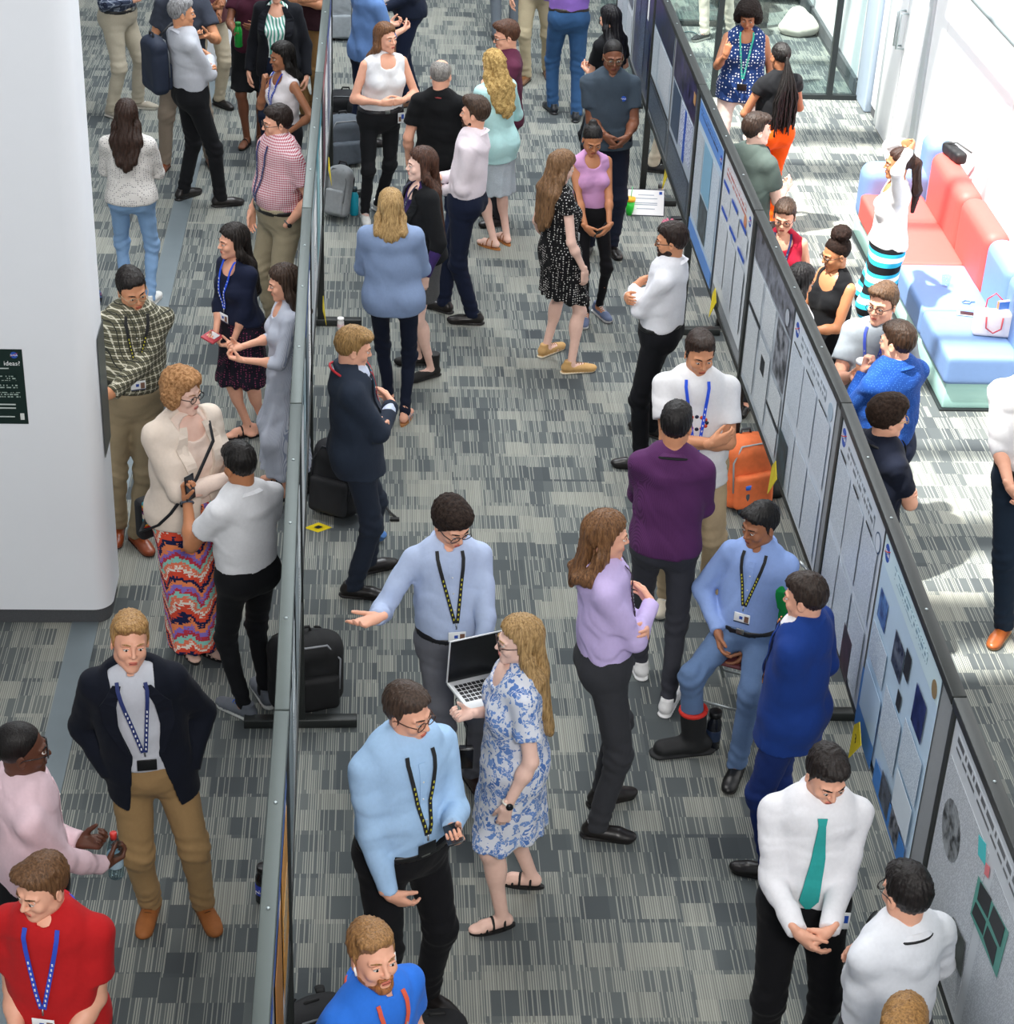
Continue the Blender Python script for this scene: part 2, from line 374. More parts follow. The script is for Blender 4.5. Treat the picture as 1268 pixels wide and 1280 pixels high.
# ------------------------------------------------------------------ head, hand templates
def make_head(fem, h=.0046):
    P = [ell((0, -.014, .036), (.074, .094, .086), k=.03), ell((0, .022, -.022), (.064, .068, .08), k=.03)]
    jw = .040 if fem else .046
    for s_ in (-1, 1):
        P += [cone((s_*jw, .012, -.062), (s_*.012, .070, -.094), .022, .018, k=.03), ell((s_*.037, .066, -.026), (.023, .020, .022), k=.02)]
        P += [cone((s_*.016, .087, .027), (s_*.046, .072, .024), .0085 if fem else .0105, .008, k=.012)]
    P += [ell((0, .074, -.097), (.018, .016, .014), k=.02)]
    for s_ in (-1, 1): P += [ell((s_*.031, .100, .006), (.015, .013, .011), k=.012, op='s')]
    P += [cone((0, .086, .020), (0, .107, -.020), .0075, .0095, k=.010), ell((0, .109, -.024), (.0095, .009, .008), k=.008)]
    for s_ in (-1, 1): P += [ell((s_*.0115, .097, -.026), (.007, .010, .0065), k=.006)]
    P += [ell((0, .082, -.060), (.026, .016, .020), k=.014)]
    for s_ in (-1, 1):
        P += [ell((s_*.077, -.006, -.008), (.008, .019, .031), R=np.array([[math.cos(.35*s_), math.sin(.35*s_), 0], [-math.sin(.35*s_), math.cos(.35*s_), 0], [0, 0, 1]]), k=.006),
              ell((s_*.086, -.002, -.004), (.006, .010, .018), k=.005, op='s')]
    P += [cone((0, -.018, -.060), (0, -.012, -.088), .046 if fem else .052, k=.03)]
    V, Q = solidify(P, h); mi = np.zeros(len(Q), int)
    parts = [(V, Q, mi)]
    def blob(prims, hh, m):
        v, q = solidify(prims, hh); parts.append((v, q, np.full(len(q), m)))
    for s_ in (-1, 1):
        blob([ell((s_*.031, .0835, .006), (.0125, .0115, .0085), k=.001)], .0026, 1)
        blob([ell((s_*.031, .0935, .0045), (.0055, .0032, .0055), k=.001)], .002, 2)
        blob([cone((s_*.019, .0885, .0125), (s_*.043, .0855, .0125), .0052, .0045, k=.001)], .0026, 0)   # upper lid
        blob([cone((s_*.019, .0915, .0118), (s_*.031, .0945, .0108), .0014, k=.002), cone((s_*.031, .0945, .0108), (s_*.044, .0880, .0088), .0014, k=.002)], .0019, 2)  # lash line
        blob([cone((s_*.015, .0955, .0275), (s_*.032, .0925, .0315), .0035, .0035, k=.003), cone((s_*.032, .0925, .0315), (s_*.048, .078, .0275), .0035, .002, k=.003)], .0022, 3)
    blob([ell((0, .0955, -.0555), (.021, .0058, .0045), k=.002), ell((0, .0945, -.0640), (.019, .0065, .0055), k=.002)], .0024, 4)
    blob([cone((-.018, .0995, -.0595), (.018, .0995, -.0595), .0012, k=.001)], .0016, 2)
    return parts
FING = [(-.026, .088, .072, .0086), (-.008, .094, .079, .0088), (.010, .090, .073, .0084), (.027, .082, .058, .0074)]
def make_hand(curl, spread=.06, thumb=(-.8, .75, -.25), each=None, h=.0042):
    P = []; w = A3((0, -.02, 0)); P.append(cone((0, -.03, 0), (0, .015, 0), .026, .028, flat=((0, 0, 1), .72), k=.02))
    for i, (x, y, L, r) in enumerate(FING):
        kn = A3((x, y, 0)); P.append(cone((x*.5, .01, 0), kn, .016, .0115, k=.016)); c = each[i] if each else curl
        d = A3((x*spread*8*.5/.03*.03, 1, 0)); d /= np.linalg.norm(d); p = kn; ang = 0
        for sg, fr in enumerate((.45, .31, .24)):
            ang += c*(.85, 1.0, .7)[sg]; dd = d*math.cos(ang)+A3((0, 0, -1))*math.sin(ang); q = p+dd*L*fr
            P.append(cone(p, q, r*(1-.08*sg), r*(1-.08*(sg+1)), k=.004)); p = q
    t = A3(thumb); t /= np.linalg.norm(t); b = A3((-.020, .012, -.006)); m1 = b+t*.046; t2 = t+A3((.25, .35, -.25)); t2 /= np.linalg.norm(t2)
    m2 = m1+t2*.032; P += [cone(b, m1, .0165, .0115, k=.014), cone(m1, m2, .0105, .0098, k=.005), cone(m2, m2+t2*.024, .0098, .008, k=.004)]
    return solidify(P, h)
HEADS = {}; HANDS = {}
def get_head(fem):
    if fem not in HEADS: HEADS[fem] = make_head(fem)
    return HEADS[fem]
HP = {'relax': dict(curl=.42, thumb=(-.55, 1, -.4)), 'grip': dict(curl=1.0, thumb=(-.3, .8, -.9)), 'fist': dict(curl=1.45, thumb=(.1, .8, -.9)), 'flat': dict(curl=.12, thumb=(-.7, .9, -.1)),
      'open': dict(curl=.25, spread=.16, each=[.15, .3, .45, .55], thumb=(-.9, .7, .1)), 'point': dict(curl=1, each=[.2, .9, 1.2, 1.3], thumb=(-.3, .9, -.6))}
def get_hand(p):
    if p not in HANDS: HANDS[p] = make_hand(**HP[p])
    return HANDS[p]
def rbox(c, hs, r, R=None, clips=None, k=.01, op='u'):
    c, hs = A3(c), A3(hs); m = np.linalg.norm(hs)+r; R = None if R is None else A3(R)
    def f(X, Y, Z):
        x, y, z = X-c[0], Y-c[1], Z-c[2]
        if R is not None: x, y, z = R[0, 0]*x+R[1, 0]*y+R[2, 0]*z, R[0, 1]*x+R[1, 1]*y+R[2, 1]*z, R[0, 2]*x+R[1, 2]*y+R[2, 2]*z
        a, b, d = np.abs(x)-hs[0]+r, np.abs(y)-hs[1]+r, np.abs(z)-hs[2]+r
        return clipd(np.sqrt(np.maximum(a, 0)**2+np.maximum(b, 0)**2+np.maximum(d, 0)**2)+np.minimum(np.maximum(a, np.maximum(b, d)), 0)-r, X, Y, Z, clips)
    return (c-m, c+m, f, k, op)
# ------------------------------------------------------------------ people
def frame(y, n):
    """columns = axes of a hand whose fingers run along y and whose palm faces n"""
    y = A3(y)/np.linalg.norm(y); n = A3(n)-y*(A3(n)@y); n = n/(np.linalg.norm(n)+1e-9); z = -n; x = np.cross(y, z)
    return np.stack([x, y, z], 1)
def ik(a, b, l1, l2, pole):
    d = b-a; L = np.linalg.norm(d); mx = (l1+l2)*.995
    if L > mx: b = a+d/L*mx; d = b-a; L = mx
    u = d/L; c = (l1*l1-l2*l2+L*L)/(2*L); hgt = math.sqrt(max(l1*l1-c*c, 0)); p = A3(pole)-u*(A3(pole)@u); p /= np.linalg.norm(p)+1e-9
    return a+u*c+p*hgt, b
ARMS = {  # wrist, elbow pole, palm normal, hand direction, hand pose (for the right arm)
    'down': ((.255, .05, .87), (.25, -1, 0), (-1, .0, 0), (-.05, .12, -1), 'relax'),
    'pocket': ((.165, .035, .93), (.75, -1, 0), (-1, 0, 0), (-.15, .1, -1), None),
    'cross': ((-.075, .235, 1.19), (1, -.1, -.9), (0, -1, .1), (-1, -.35, .25), 'relax'),
    'crossin': ((-.055, .185, 1.14), (1, -.1, -.9), (0, -1, 0), (-1, -.15, .3), 'relax'),
    'clasp': ((.075, .235, .99), (.35, -1, -.2), (-.8, -.4, 0), (-.75, .25, -.75), 'relax'),
    'hold': ((.10, .31, 1.10), (.5, -.4, -1), (-.35, 0, 1), (-.45, 1, .1), 'grip'),
    'belly': ((.08, .21, 1.13), (1, -.5, -.8), (0, -1, 0), (-1, .25, .05), 'relax'),
    'chin': ((.055, .17, 1.37), (.35, .1, -1), (-.2, -1, 0), (-.15, .0, 1), 'fist'),
    'back': ((.06, -.16, 1.0), (1, -.3, 0), (0, 1, 0), (-1, 0, -.2), 'relax'),
    'hip': ((.20, .07, 1.0), (1, -.6, 0), (-1, .2, 0), (-.5, .6, -.7), 'relax'),
}
NPERS = [0]
def person(label, top, feet=None, yaw=180, h=None, fem=False, bw=1.0, skin='#d9a58c', hair=('short', '#3a2a20'), head=(0, 12), R='down', L='down',
           upper=('shirt', cloth('plain', '#d8dde6')), sleeve='long', tuck=True, hem=None, lower=('trousers', cloth('plain', '#22242a')), slim=1.0,
           shoes=('dress', '#1b1716'), belt=None, lanyard=None, tie=None, glasses=None, beard=None, watch=None, collar=True, jacket=None, seat=None,
           stance=.10, toes=(14, 14), belly=0, extra=None, under=None, offmax=.30, q=1.0, footpose=None, cat='person', wr=.0066, open_w=.055):
    NPERS[0] += 1; sd = NPERS[0]; ya = math.radians(yaw); Rz = np.array([[math.cos(ya), math.sin(ya)], [-math.sin(ya), math.cos(ya)]])  # local->world xy (rotation by -yaw)
    hp, hh = math.radians(-head[1]), math.radians(-head[0]); roll = math.radians(head[2]) if len(head) > 2 else 0
    Rx = np.array([[1, 0, 0], [0, math.cos(hp), -math.sin(hp)], [0, math.sin(hp), math.cos(hp)]]); Rzz = np.array([[math.cos(hh), -math.sin(hh), 0], [math.sin(hh), math.cos(hh), 0], [0, 0, 1]])
    Ry = np.array([[math.cos(roll), 0, math.sin(roll)], [0, 1, 0], [-math.sin(roll), 0, math.cos(roll)]]); Rh = Rzz@Rx@Ry
    if feet is not None:
        fw = [at(*p)[:2] for p in feet]; base = sum(fw)/len(fw)
        if h is None:
            h = min(np.arange(1.5, 1.93, .01), key=lambda z: abs(pix((base[0], base[1], z))[1]-top[1]))
    else:
        h = h or 1.75; base = at(top[0], top[1], h if seat is None else h-(.93*h/1.75-seat))[:2]
    s = h/1.75; sh = (.955 if fem else 1.0)*s**.4
    drop = 0 if seat is None else .93*s-seat
    piv = A3((0, -.012, 1.515)); crown = Rh@A3((0, .010, .098))+Rh@A3((0, -.015, .122))
    cl = piv[:2]*s+crown[:2]*sh; ztop = piv[2]*s+crown[2]*sh-drop
    if seat is not None: ztop = ztop
    tgt = at(top[0], top[1]+2, ztop)[:2]; off = Rz.T@(tgt-base)-cl
    n = np.linalg.norm(off)
    if seat is None and n > offmax: off *= offmax/n
    def T(x, y, z):
        g = (z/1.6)**1.15 if seat is None else max(0, (z-.93)/.68)
        return A3((x*s+off[0]*g, y*s+off[1]*g, z*s-drop))
    if seat is not None:   # base is the point under the pelvis
        pass
    hc = T(*piv)+Rh@A3((0, .010, .098))*sh
    HD = lambda x, y, z: hc+Rh@A3((x, y, z))*sh
    sw = (.154 if fem else .166)*min(bw, 1.12); ar = (.82 if fem else 1.0)*bw**.5
    # ---- torso shapes, inflated by o
    def torso(o, lo=.80, clips=None, arm=None):
        b = bw; c = list(clips or []); P = []
        cc = c
        if fem:
            P += [cone(T(0, 0, 1.10), T(0, 0, 1.18), (.128*b+o)*s, flat=((0, 1, 0), .76), clips=cc, k=.05), cone(T(0, .0, 1.20), T(0, 0, 1.34), (.135*b+o)*s, (.140*b+o)*s, flat=((0, 1, 0), .70), clips=cc, k=.05)]
            for u in (-1, 1): P.append(ell(T(u*.070*b, .068, 1.255), [(.062+o)*s*b]*3, clips=cc, k=.045))
        else:
            P += [cone(T(0, 0, 1.06), T(0, 0, 1.18), (.150*b+o)*s, (.152*b+o)*s, flat=((0, 1, 0), .73), clips=cc, k=.05), cone(T(0, .0, 1.20), T(0, 0, 1.36), (.158*b+o)*s, (.160*b+o)*s, flat=((0, 1, 0), .70), clips=cc, k=.05)]
        if belly: P.append(ell(T(0, .055, 1.10), ((.135+o)*s*b, (.09+belly+o)*s, (.14+o)*s), clips=cc, k=.05))
        if lo < 1.0: P.append(ell(T(0, -.012, .955), ((.168*b+o)*s, (.120*b+o)*s, (.13+o)*s), clips=cc, k=.05))
        a = sw-.035; c2 = cc+(arm or [])
        P += [cone(T(u*.02, -.014, 1.410), T(u*a, -.012, 1.380), (.050+o)*s, clips=c2, k=.04) for u in (-1, 1)]+[cone(T(0, -.022, 1.375), T(0, -.018, 1.450), (.088+o)*s, (.050+o)*s, clips=c2, k=.04)]
        return P
    # ---- arms
    arms = {}
    def spec_of(key):
        if isinstance(key, str): return ARMS[key]
        if isinstance(key[0], str) and key[0] in ARMS: return tuple(key[1:2])+ARMS[key[0]][1:4]+((key[2],) if len(key) > 2 else ARMS[key[0]][4:])
        return key
    for sd_, key, u in (('R', R, 1), ('L', L, -1)):
        spec = list(spec_of(key)); spec = spec+[None]*(5-len(spec)); W_, pole, pn, hd, hpz = spec
        mir = (lambda v: A3((v[0]*u, v[1], v[2])))
        if isinstance(W_[0], str):     # wrist given by where the photo shows it, at a height
            fwd_ = W_[4] if len(W_) > 4 else .27; yw = base[1]+Rz[1, 1]*fwd_*s; d_ = FW+RT*(W_[1]-634)/CAMF-UP*(W_[2]-640)/CAMF; q3 = EYE+d_*(yw/d_[1]); wl = Rz.T@(q3[:2]-base); target = A3((wl[0], wl[1], min(max(q3[2], .45), 1.75*s)))
        else: target = None
        sh_ = T(sw*u, -.012, 1.392)
        wr_ = target if target is not None else T(W_[0]*u*(bw**.6), W_[1]*(bw**.5)+belly*.5, W_[2])
        e, w = ik(sh_, wr_, .300*s, .262*s, mir(pole)); arms[sd_] = (sh_, e, w, mir(pn), mir(hd), hpz, u)
    # ---- legs
    legs = {}
    if footpose is None and feet is not None and len(feet) == 2:
        lx = [(Rz.T@(at(*p)[:2]-base))[0] for p in feet]
        if lx[0] > lx[1]: feet = [feet[1], feet[0]]
    calf = .60 if lower and lower[0] == 'trousers' else 1.0
    for i, (sd_, u) in enumerate((('L', -1), ('R', 1))):
        if footpose is not None: fx = footpose[i]; fwd = Rz.T@(at(fx[0], fx[1])[:2]-base)
        elif feet is not None and len(feet) == 2: fwd = Rz.T@(at(*feet[i])[:2]-base)
        else: fwd = A3((u*stance, 0))
        fa = fwd-A3((0, .05)) if (footpose is not None or (feet is not None and len(feet) == 2)) else fwd
        hipj = T(u*.088*bw, -.01, .90); ank = A3((fa[0], fa[1], .085))
        if seat is None:
            d = hipj-ank; mxl = .84*s; L_ = np.linalg.norm(d)
            if L_ > mxl: ank = hipj-d/L_*mxl; ank[2] = .085; dd = ank-hipj; hz = np.hypot(dd[0], dd[1]); lim = math.sqrt(max(mxl**2-(hipj[2]-.085)**2, 1e-4)); 
            if L_ > mxl and hz > lim: ank[:2] = hipj[:2]+dd[:2]*lim/hz
        kn, ank2 = ik(hipj, ank, .425*s, .415*s, (u*.25, 1, .2 if seat is None else .5)); tw = math.radians(toes[i])*u
        legs[sd_] = (hipj, kn, ank, np.array([math.sin(tw), math.cos(tw), 0]), u)
    root_loc = (base[0], base[1], 0)
    # ---- body
    P = torso(0)
    for sh_, e, w, pn, hd, hpz, u in arms.values():
        th = .84 if (sleeve == 'long' or (jacket and (len(jacket) < 3 or jacket[2].get('sleeve', 'long') == 'long'))) else 1.0
        P += [cone(sh_, e, .047*ar*s*th, .040*ar*s*th, k=.03), cone(e, w, .040*ar*s*th, .026*ar*s*th**.5, k=.02), ell(e+(w-e)*.28, [.042*ar*s*th]*3, k=.03)]
    barefeet = shoes and shoes[0] in ('sandal', 'flat')
    lr = (.9 if fem else 1.0)*bw**.4
    for hj, kn, ank, fd, u in legs.values():
        P += [cone(hj, kn, .083*lr*s*(calf**.4), .053*lr*s*calf, k=.04), cone(kn, ank, .050*lr*s*calf, .034*lr*s, k=.03), ell(kn+(ank-kn)*.3-fd*(.018 if calf == 1 else 0), (.050*lr*s*calf, .050*lr*s*calf, .10*s), k=.03)]
        r_ = np.array([fd[1], -fd[0], 0]); fp = lambda x, y, z: A3((ank[0], ank[1], 0))+r_*x+fd*y+A3((0, 0, z))
        P += [cone(fp(0, -.03, .045), fp(0, .09, .036), .030, .034, k=.03), ell(fp(0, .125, .026), (.036, .045, .017), R=np.stack([r_, fd, A3((0, 0, 1))], 1), k=.02)]
    NB = T(0, -.022, 1.42); ND = HD(0, -.012, -.07)-NB; NL = np.linalg.norm(ND); ND = ND/NL; nr = .054*s*(.86 if fem else 1)
    P.append(cone(NB, NB+ND*NL, nr, .052*sh*(.86 if fem else 1), k=.02))
    bare = lower[0] in ('skirt', 'none') if lower else True
    V, Q = solidify(P, (.0105 if bare else .0125)*q)
    sk = skinmat(skin); hcm = hairmat(hair[1], *(hair[2:3])); lipc = tuple(c*.8 for c in (srgb(skin)[:3]))
    lm = mat('lips', '#%02x%02x%02x' % tuple(int(255*max(0, min(1, v))) for v in ((lambda c: (min(1, c[0]*.86), c[1]*.62, c[2]*.62))([int(skin[i:i+2], 16)/255 for i in (1, 3, 5)]))), .4)
    mats = [sk, mat('eye_white', '#e6e0da', .25), mat('iris', '#1a120e', .2), hcm if hair[0] != 'bald' else mat('brow', '#4a4038', .7), lm]
    VV, QQ, MM = [V], [Q], [np.zeros(len(Q), int)]; nv = len(V)
    def addp(v, q_, m, Rm, t, sc, mx=False):
        nonlocal nv
        v = v.copy()
        if mx: v[:, 0] *= -1; q_ = q_[:, ::-1]
        VV.append(v*sc@Rm.T+t); QQ.append(q_+nv); MM.append(m if isinstance(m, np.ndarray) else np.full(len(q_), m)); nv += len(v)
    for v, q_, m in get_head(fem): addp(v, q_, m, Rh, hc, sh)
    for sh_, e, w, pn, hd, hpz, u in arms.values():
        if hpz is None: continue
        v, q_ = get_hand(hpz); fr = frame(hd, pn)
        addp(v*A3((1, 1, 1)), q_, 0, fr, w, (.88 if fem else 1.0)*s**.5, u < 0)
    body = link('person', np_mesh('person', np.concatenate(VV), np.concatenate(QQ), mats, np.concatenate(MM)), None, root_loc, -ya)
    tag(body, label, cat, 'people attending the poster session')
    trees = []
    def part(name, prims, h_, mats_, post=None, clips=None, mi=None, parent=None):
        v, q_ = solidify(prims, h_*q, post, clips)
        if len(q_) == 0: return None
        m = mi(v, q_) if mi else None; o = link(name, np_mesh(name, v, q_, mats_, m), parent or body)
        return o
    wz = 1.035
    # ---- lower garment
    if lower:
        lk, lm_ = lower[0], lower[1]
        up_clip = [(T(0, 0, wz), (0, 0.10, 1))]; hipsP = [ell(T(0, -.012, .955), ((.168*bw+.012)*s, (.120*bw+.014)*s, .14*s), k=.05, clips=up_clip),
                  cone(T(0, 0, .97), T(0, 0, 1.08), (.150*bw*(.93 if fem else 1)+.014)*s, (.150*bw*(.88 if fem else 1)+.014)*s, flat=((0, 1, 0), .76), clips=up_clip, k=.05)]
        if belly: hipsP.append(ell(T(0, .05, 1.02), ((.135+.014)*s*bw, (.085+belly)*s, .10*s), clips=up_clip, k=.05))
        if lk == 'trousers':
            for u in (-1, 1): hipsP.append(ell(T(u*.075, -.065, .92), (.085*s*bw, .080*s*bw, .09*s), k=.05, clips=up_clip))
            for hj, kn, ank, fd, u in legs.values():
                cz = [((0, 0, .055), (0, 0, -1))]
                hipsP += [cone(hj, kn, (.094*lr*slim)*s, .066*lr*slim*s, k=.045, clips=cz), cone(kn, ank+A3((0, 0, -.02)), .064*lr*slim*s, (.054 if slim >= 1 else .047*slim)*s*lr, k=.04, clips=cz)]
            def fold2(X, Y, Z, f0=folds(sd+50, .0048, 26)):
                kz = np.exp(-((Z-.50*s)/.11)**2)+np.exp(-((Z-.13*s)/.09)**2)+.5*np.exp(-((Z-.85*s)/.07)**2)
                return f0(X, Y, Z)+.0035*kz*np.sin(Z*95+3*np.sin(X*17+Y*13+sd))
            part('trousers', hipsP, .0105, [lm_], fold2)
        elif lk in ('skirt',):
            hm = lower[2]; rr = lower[3]; hz = [(T(0, 0, hm), (0, 0, -1))]
            g0 = (hm/1.6)**1.15; g1 = (.95/1.6)**1.15
            hipsP = [(a, b, f, k, op) for a, b, f, k, op in hipsP]
            sk_ = [cone(T(0, 0, .97), T(0, 0, hm), (.155*bw)*s, rr*s, flat=((0, 1, 0), .84), clips=hz+up_clip, k=.04)]
            for hj, kn, ank, fd, u in legs.values(): sk_.append(cone(hj, kn, (.088*lr+.016)*s, (.056*lr+.022)*s, clips=hz, k=.07)); sk_.append(cone(kn, ank, (.056*lr+.022)*s, (.05*lr+.03)*s, clips=hz, k=.07))
            fl = folds(sd+50, .003, 20)
            fr_ = lower[4] if len(lower) > 4 else .0
            def fold3(X, Y, Z): return fl(X, Y, Z)+fr_*np.clip((1.0*s-Z)/.5, 0, 1)*np.sin(np.arctan2(Y-off[1]*.4, X-off[0]*.4)*11+2*np.sin(Z*5))
            part('skirt', [ell(T(0, -.012, .955), ((.168*bw+.012)*s, (.120*bw+.014)*s, .14*s), k=.05, clips=up_clip+hz)]+sk_, .010, [lm_], fold3)
        if belt:
            bz = [(T(0, 0, wz-.002), (0, .10, 1)), (T(0, 0, wz-.036), (0, -.10, -1))]
            bp = [(a, b, (lambda X, Y, Z, f=f: f(X, Y, Z)), k, op) for a, b, f, k, op in hipsP[:2]]
            v, q_ = solidify([ell(T(0, -.012, .955), ((.168*bw+.016)*s, (.120*bw+.018)*s, .145*s), k=.05), cone(T(0, 0, .97), T(0, 0, 1.08), (.150*bw*(.93 if fem else 1)+.019)*s, (.150*bw*(.88 if fem else 1)+.019)*s, flat=((0, 1, 0), .76), k=.05)]+([ell(T(0, .05, 1.02), ((.135+.019)*s*bw, (.090+belly)*s, .10*s), k=.05)] if belly else []), .009, None, bz)
            bo = link('belt', np_mesh('belt', v, q_, [mat('leather', belt, .4)]), body)
            yb = max(v[:, 1]); c0 = T(0, 0, 1.016); mb = MB(); mb.box((c0[0]-.022, yb-.004, c0[2]-.016), (c0[0]+.022, yb+.006, c0[2]+.016), mat('buckle', '#a8a9a6', .3, 1), .003); mb.build('buckle', bo)
    # ---- upper garment
    fo = folds(sd, wr, 30)
    def sleeves(kind, o, thick=1.0):
        P = []
        for sh_, e, w, pn, hd, hpz, u in arms.values():
            if kind == 'none': continue
            du = (e-sh_)/np.linalg.norm(e-sh_); df = (w-e)/np.linalg.norm(w-e); a_ = ar*s
            if kind == 'short':
                c = [(sh_+(e-sh_)*.62, du)]; P.append(cone(sh_, e, .052*a_+o, .053*a_+o*1.4, clips=c, k=.035))
            elif kind == 'cap':
                c = [(sh_+(e-sh_)*.30, du)]; P.append(cone(sh_, e, .050*a_+o, .056*a_+o*1.4, clips=c, k=.03))
            elif kind == 'elbow':
                c = [(e+df*.07, df)]; P += [cone(sh_, e, .050*a_+o, .045*a_+o, k=.035), cone(e, w, .045*a_+o, .034*a_+o, clips=c, k=.02)]
            else:
                c = [(w-df*.008, df)]; P += [cone(sh_, e, (.047*a_+o)*thick, (.041*a_+o)*thick, k=.035), cone(e, w, (.043*a_+o)*thick, (.029*a_+o*.8)*thick, clips=c, k=.02), cone(w-df*.055, w+df*.01, (.031*a_+o*.8)*thick, clips=c, k=.006)]
        return P
    def neckclip(front=1.445, back=1.498, y0=.06): # plane slanting down to the front
        a, b = T(0, y0, front), T(0, -.07, back); d = b-a; return (a, (0, d[2], -d[1]) if d[2]*0+1 and -d[1] > 0 else (0, -d[2], d[1]))
    uk, um = upper[0], upper[1]; opt = upper[2] if len(upper) > 2 else {}
    nf = {'shirt': 1.465, 'polo': 1.46, 'tee': 1.455, 'blouse': 1.44, 'scoop': 1.40, 'tank': 1.36, 'dress': 1.43, 'jumper': 1.45}.get(uk, 1.45)
    o_ = .013 if not opt.get('o') else opt['o']
    hz_ = hem if hem is not None else (1.022 if tuck else .88)
    cl_ = [(T(0, 0, hz_), (0, 0, -1))]
    armc = [(T(.150*min(bw, 1.1), 0, 1.42), (1, 0, -.12)), (T(-.150*min(bw, 1.1), 0, 1.42), (-1, 0, -.12))] if sleeve == 'none' else None
    tp = torso(o_, lo=.9 if tuck and hem is None else .8, clips=cl_, arm=armc)
    if not tuck or hem is not None:
        tp += [ell(T(u*.070, -.058, .94), ((.090*bw+o_)*s, (.088*bw+o_)*s, (.11+o_)*s), clips=cl_, k=.04) for u in (-1, 1)]
        tp.append(cone(T(0, 0, 1.16), T(0, 0, hz_), (.145*bw*(.9 if fem else 1)+o_)*s, (.165*bw+o_+.010)*s, flat=((0, 1, 0), .80), clips=cl_, k=.04))
    else: tp.append(cone(T(0, .0, 1.10), T(0, 0, 1.075), (.152*bw*(.87 if fem else 1)+o_+.008)*s, flat=((0, 1, 0), .78), clips=cl_, k=.03))
    if opt.get('skirt'):
        hm, rr, fr_ = opt['skirt']; hcl = [(T(0, 0, hm), (0, 0, -1))]; tp = torso(o_, clips=hcl, arm=armc)+[cone(T(0, 0, 1.08), T(0, 0, hm), .135*bw*s, rr*s, flat=((0, 1, 0), .84), clips=hcl, k=.05)]
        for hj, kn, ank, fd, u in legs.values(): tp.append(cone(hj, kn, (.088*lr+.016)*s, (.056*lr+.024)*s, clips=hcl, k=.08)); tp.append(cone(kn, ank, (.056*lr+.024)*s, (.05*lr+.03)*s, clips=hcl, k=.08))
        fo0 = fo; fo = lambda X, Y, Z: fo0(X, Y, Z)+fr_*np.clip((1.05*s-Z)/.5, 0, 1)*np.sin(np.arctan2(Y-off[1]*.4, X-off[0]*.4)*12+2*np.sin(Z*5))
    prims = tp+sleeves(sleeve, .0115 if uk != 'tee' else .015)
    ht, dp = {'shirt': (.050, 0), 'polo': (.042, 0), 'tee': (.034, 0), 'blouse': (0, .05), 'scoop': (0, .06), 'tank': (0, .09), 'dress': (0, .05), 'jumper': (.03, .01)}.get(uk, (.03, 0))
    def neck(rad, ht, k=.012): pl = NB+ND*ht*s; return [cone(NB-ND*.02, NB+ND*(ht+.05)*s, rad, rad*.97, clips=[(pl, (0, .42 if ht > .040 else (.30 if uk == 'tee' else 1.0), 1))], k=k)]
    def hole(dp): return [ell(T(0, .088, 1.440), ((.046+dp*.55)*s, .085*s, (.025+dp*.85)*s), k=.010, op='s')] if dp else ([cone(NB+ND*.075+A3((0, nr+.025, 0)), NB+A3((0, nr+.045, -.030)), .024*s, .006, k=.006, op='s')] if uk in ('shirt', 'polo') and not tie else [])
    tsolo = list(tp)
    if ht > 0: nk = neck(nr+(.020 if ht > .040 else .011), ht); prims += nk; tsolo += nk
    if collar and uk in ('shirt', 'polo'):
        mb = MB(); N_ = 25; th_ = np.linspace(-2.72, 2.72, N_); hc_ = ht*s; vs = []; fs = []
        for a in th_:
            sx, cy = math.sin(a), -math.cos(a); tip = max(0, (abs(a)-1.9)/.82)
            rt, rb_ = nr+.019, (nr+.033+.012*tip) if not jacket else nr+.022
            top_ = NB+ND*(hc_+.004)+A3((sx*rt, cy*rt, -.40*cy*rt)); bot = NB+ND*(hc_*.45)+A3((sx*rb_, cy*rb_*1.08, -.62*cy*rb_-.020*tip))
            vs += [top_, bot, bot+A3((sx, cy, .5))*.004, top_+A3((sx, cy, .5))*.004]
        for i in range(N_-1):
            for j in range(4): fs.append((i*4+j, i*4+(j+1) % 4, (i+1)*4+(j+1) % 4, (i+1)*4+j))
        fs += [(3, 2, 1, 0), tuple((N_-1)*4+j for j in range(4))]
        mb.add(vs, fs, um, False); mb.build('collar', body)
    prims += hole(dp)
    def only_bvh(pr):
        v, q_ = solidify(pr, .013, fo); trees.append(BVHTree.FromPolygons([Vector(x) for x in v], [tuple(int(i) for i in x) for x in q_]))
    names = {'shirt': 'shirt', 'polo': 'polo_shirt', 'tee': 't_shirt', 'blouse': 'blouse', 'scoop': 'top', 'tank': 'tank_top', 'dress': 'dress', 'jumper': 'sweater'}
    part(names.get(uk, 'shirt'), prims, .0095, [um], fo); only_bvh(tsolo)
    def front(x, z, lift=.0045, strict=False):
        p = T(x, 0, z); best = None
        for t in trees:
            hit = t.ray_cast(Vector((p[0], p[1]+.8, p[2])), Vector((0, -1, 0)))
            if hit[0] is not None and (best is None or hit[0].y > best[0].y): best = hit
        if best is None: return None if strict else Vector((p[0], p[1]+.12, p[2]))
        return best[0]+Vector((0, 1, 0))*lift
    if jacket:
        jk, jm = jacket[0], jacket[1]; jo = jacket[2] if len(jacket) > 2 else {}
        jh = jo.get('hem', .83); jc = [(T(0, 0, jh), (0, 0, -1))]
        jt = torso(.027, clips=jc)+[cone(T(0, 0, 1.18), T(0, 0, jh), (.145*bw*(.9 if fem else 1)+.027)*s, (.172*bw*(1 if not fem else .98)+.027)*s, flat=((0, 1, 0), .80), clips=jc, k=.04)]; jp = jt+sleeves(jo.get('sleeve', 'long'), .018, 1.05)
        jp += [ell(T(u*.070, -.060, .94), ((.092*bw+.03)*s, (.088*bw+.03)*s, .14*s), clips=jc, k=.04) for u in (-1, 1)]
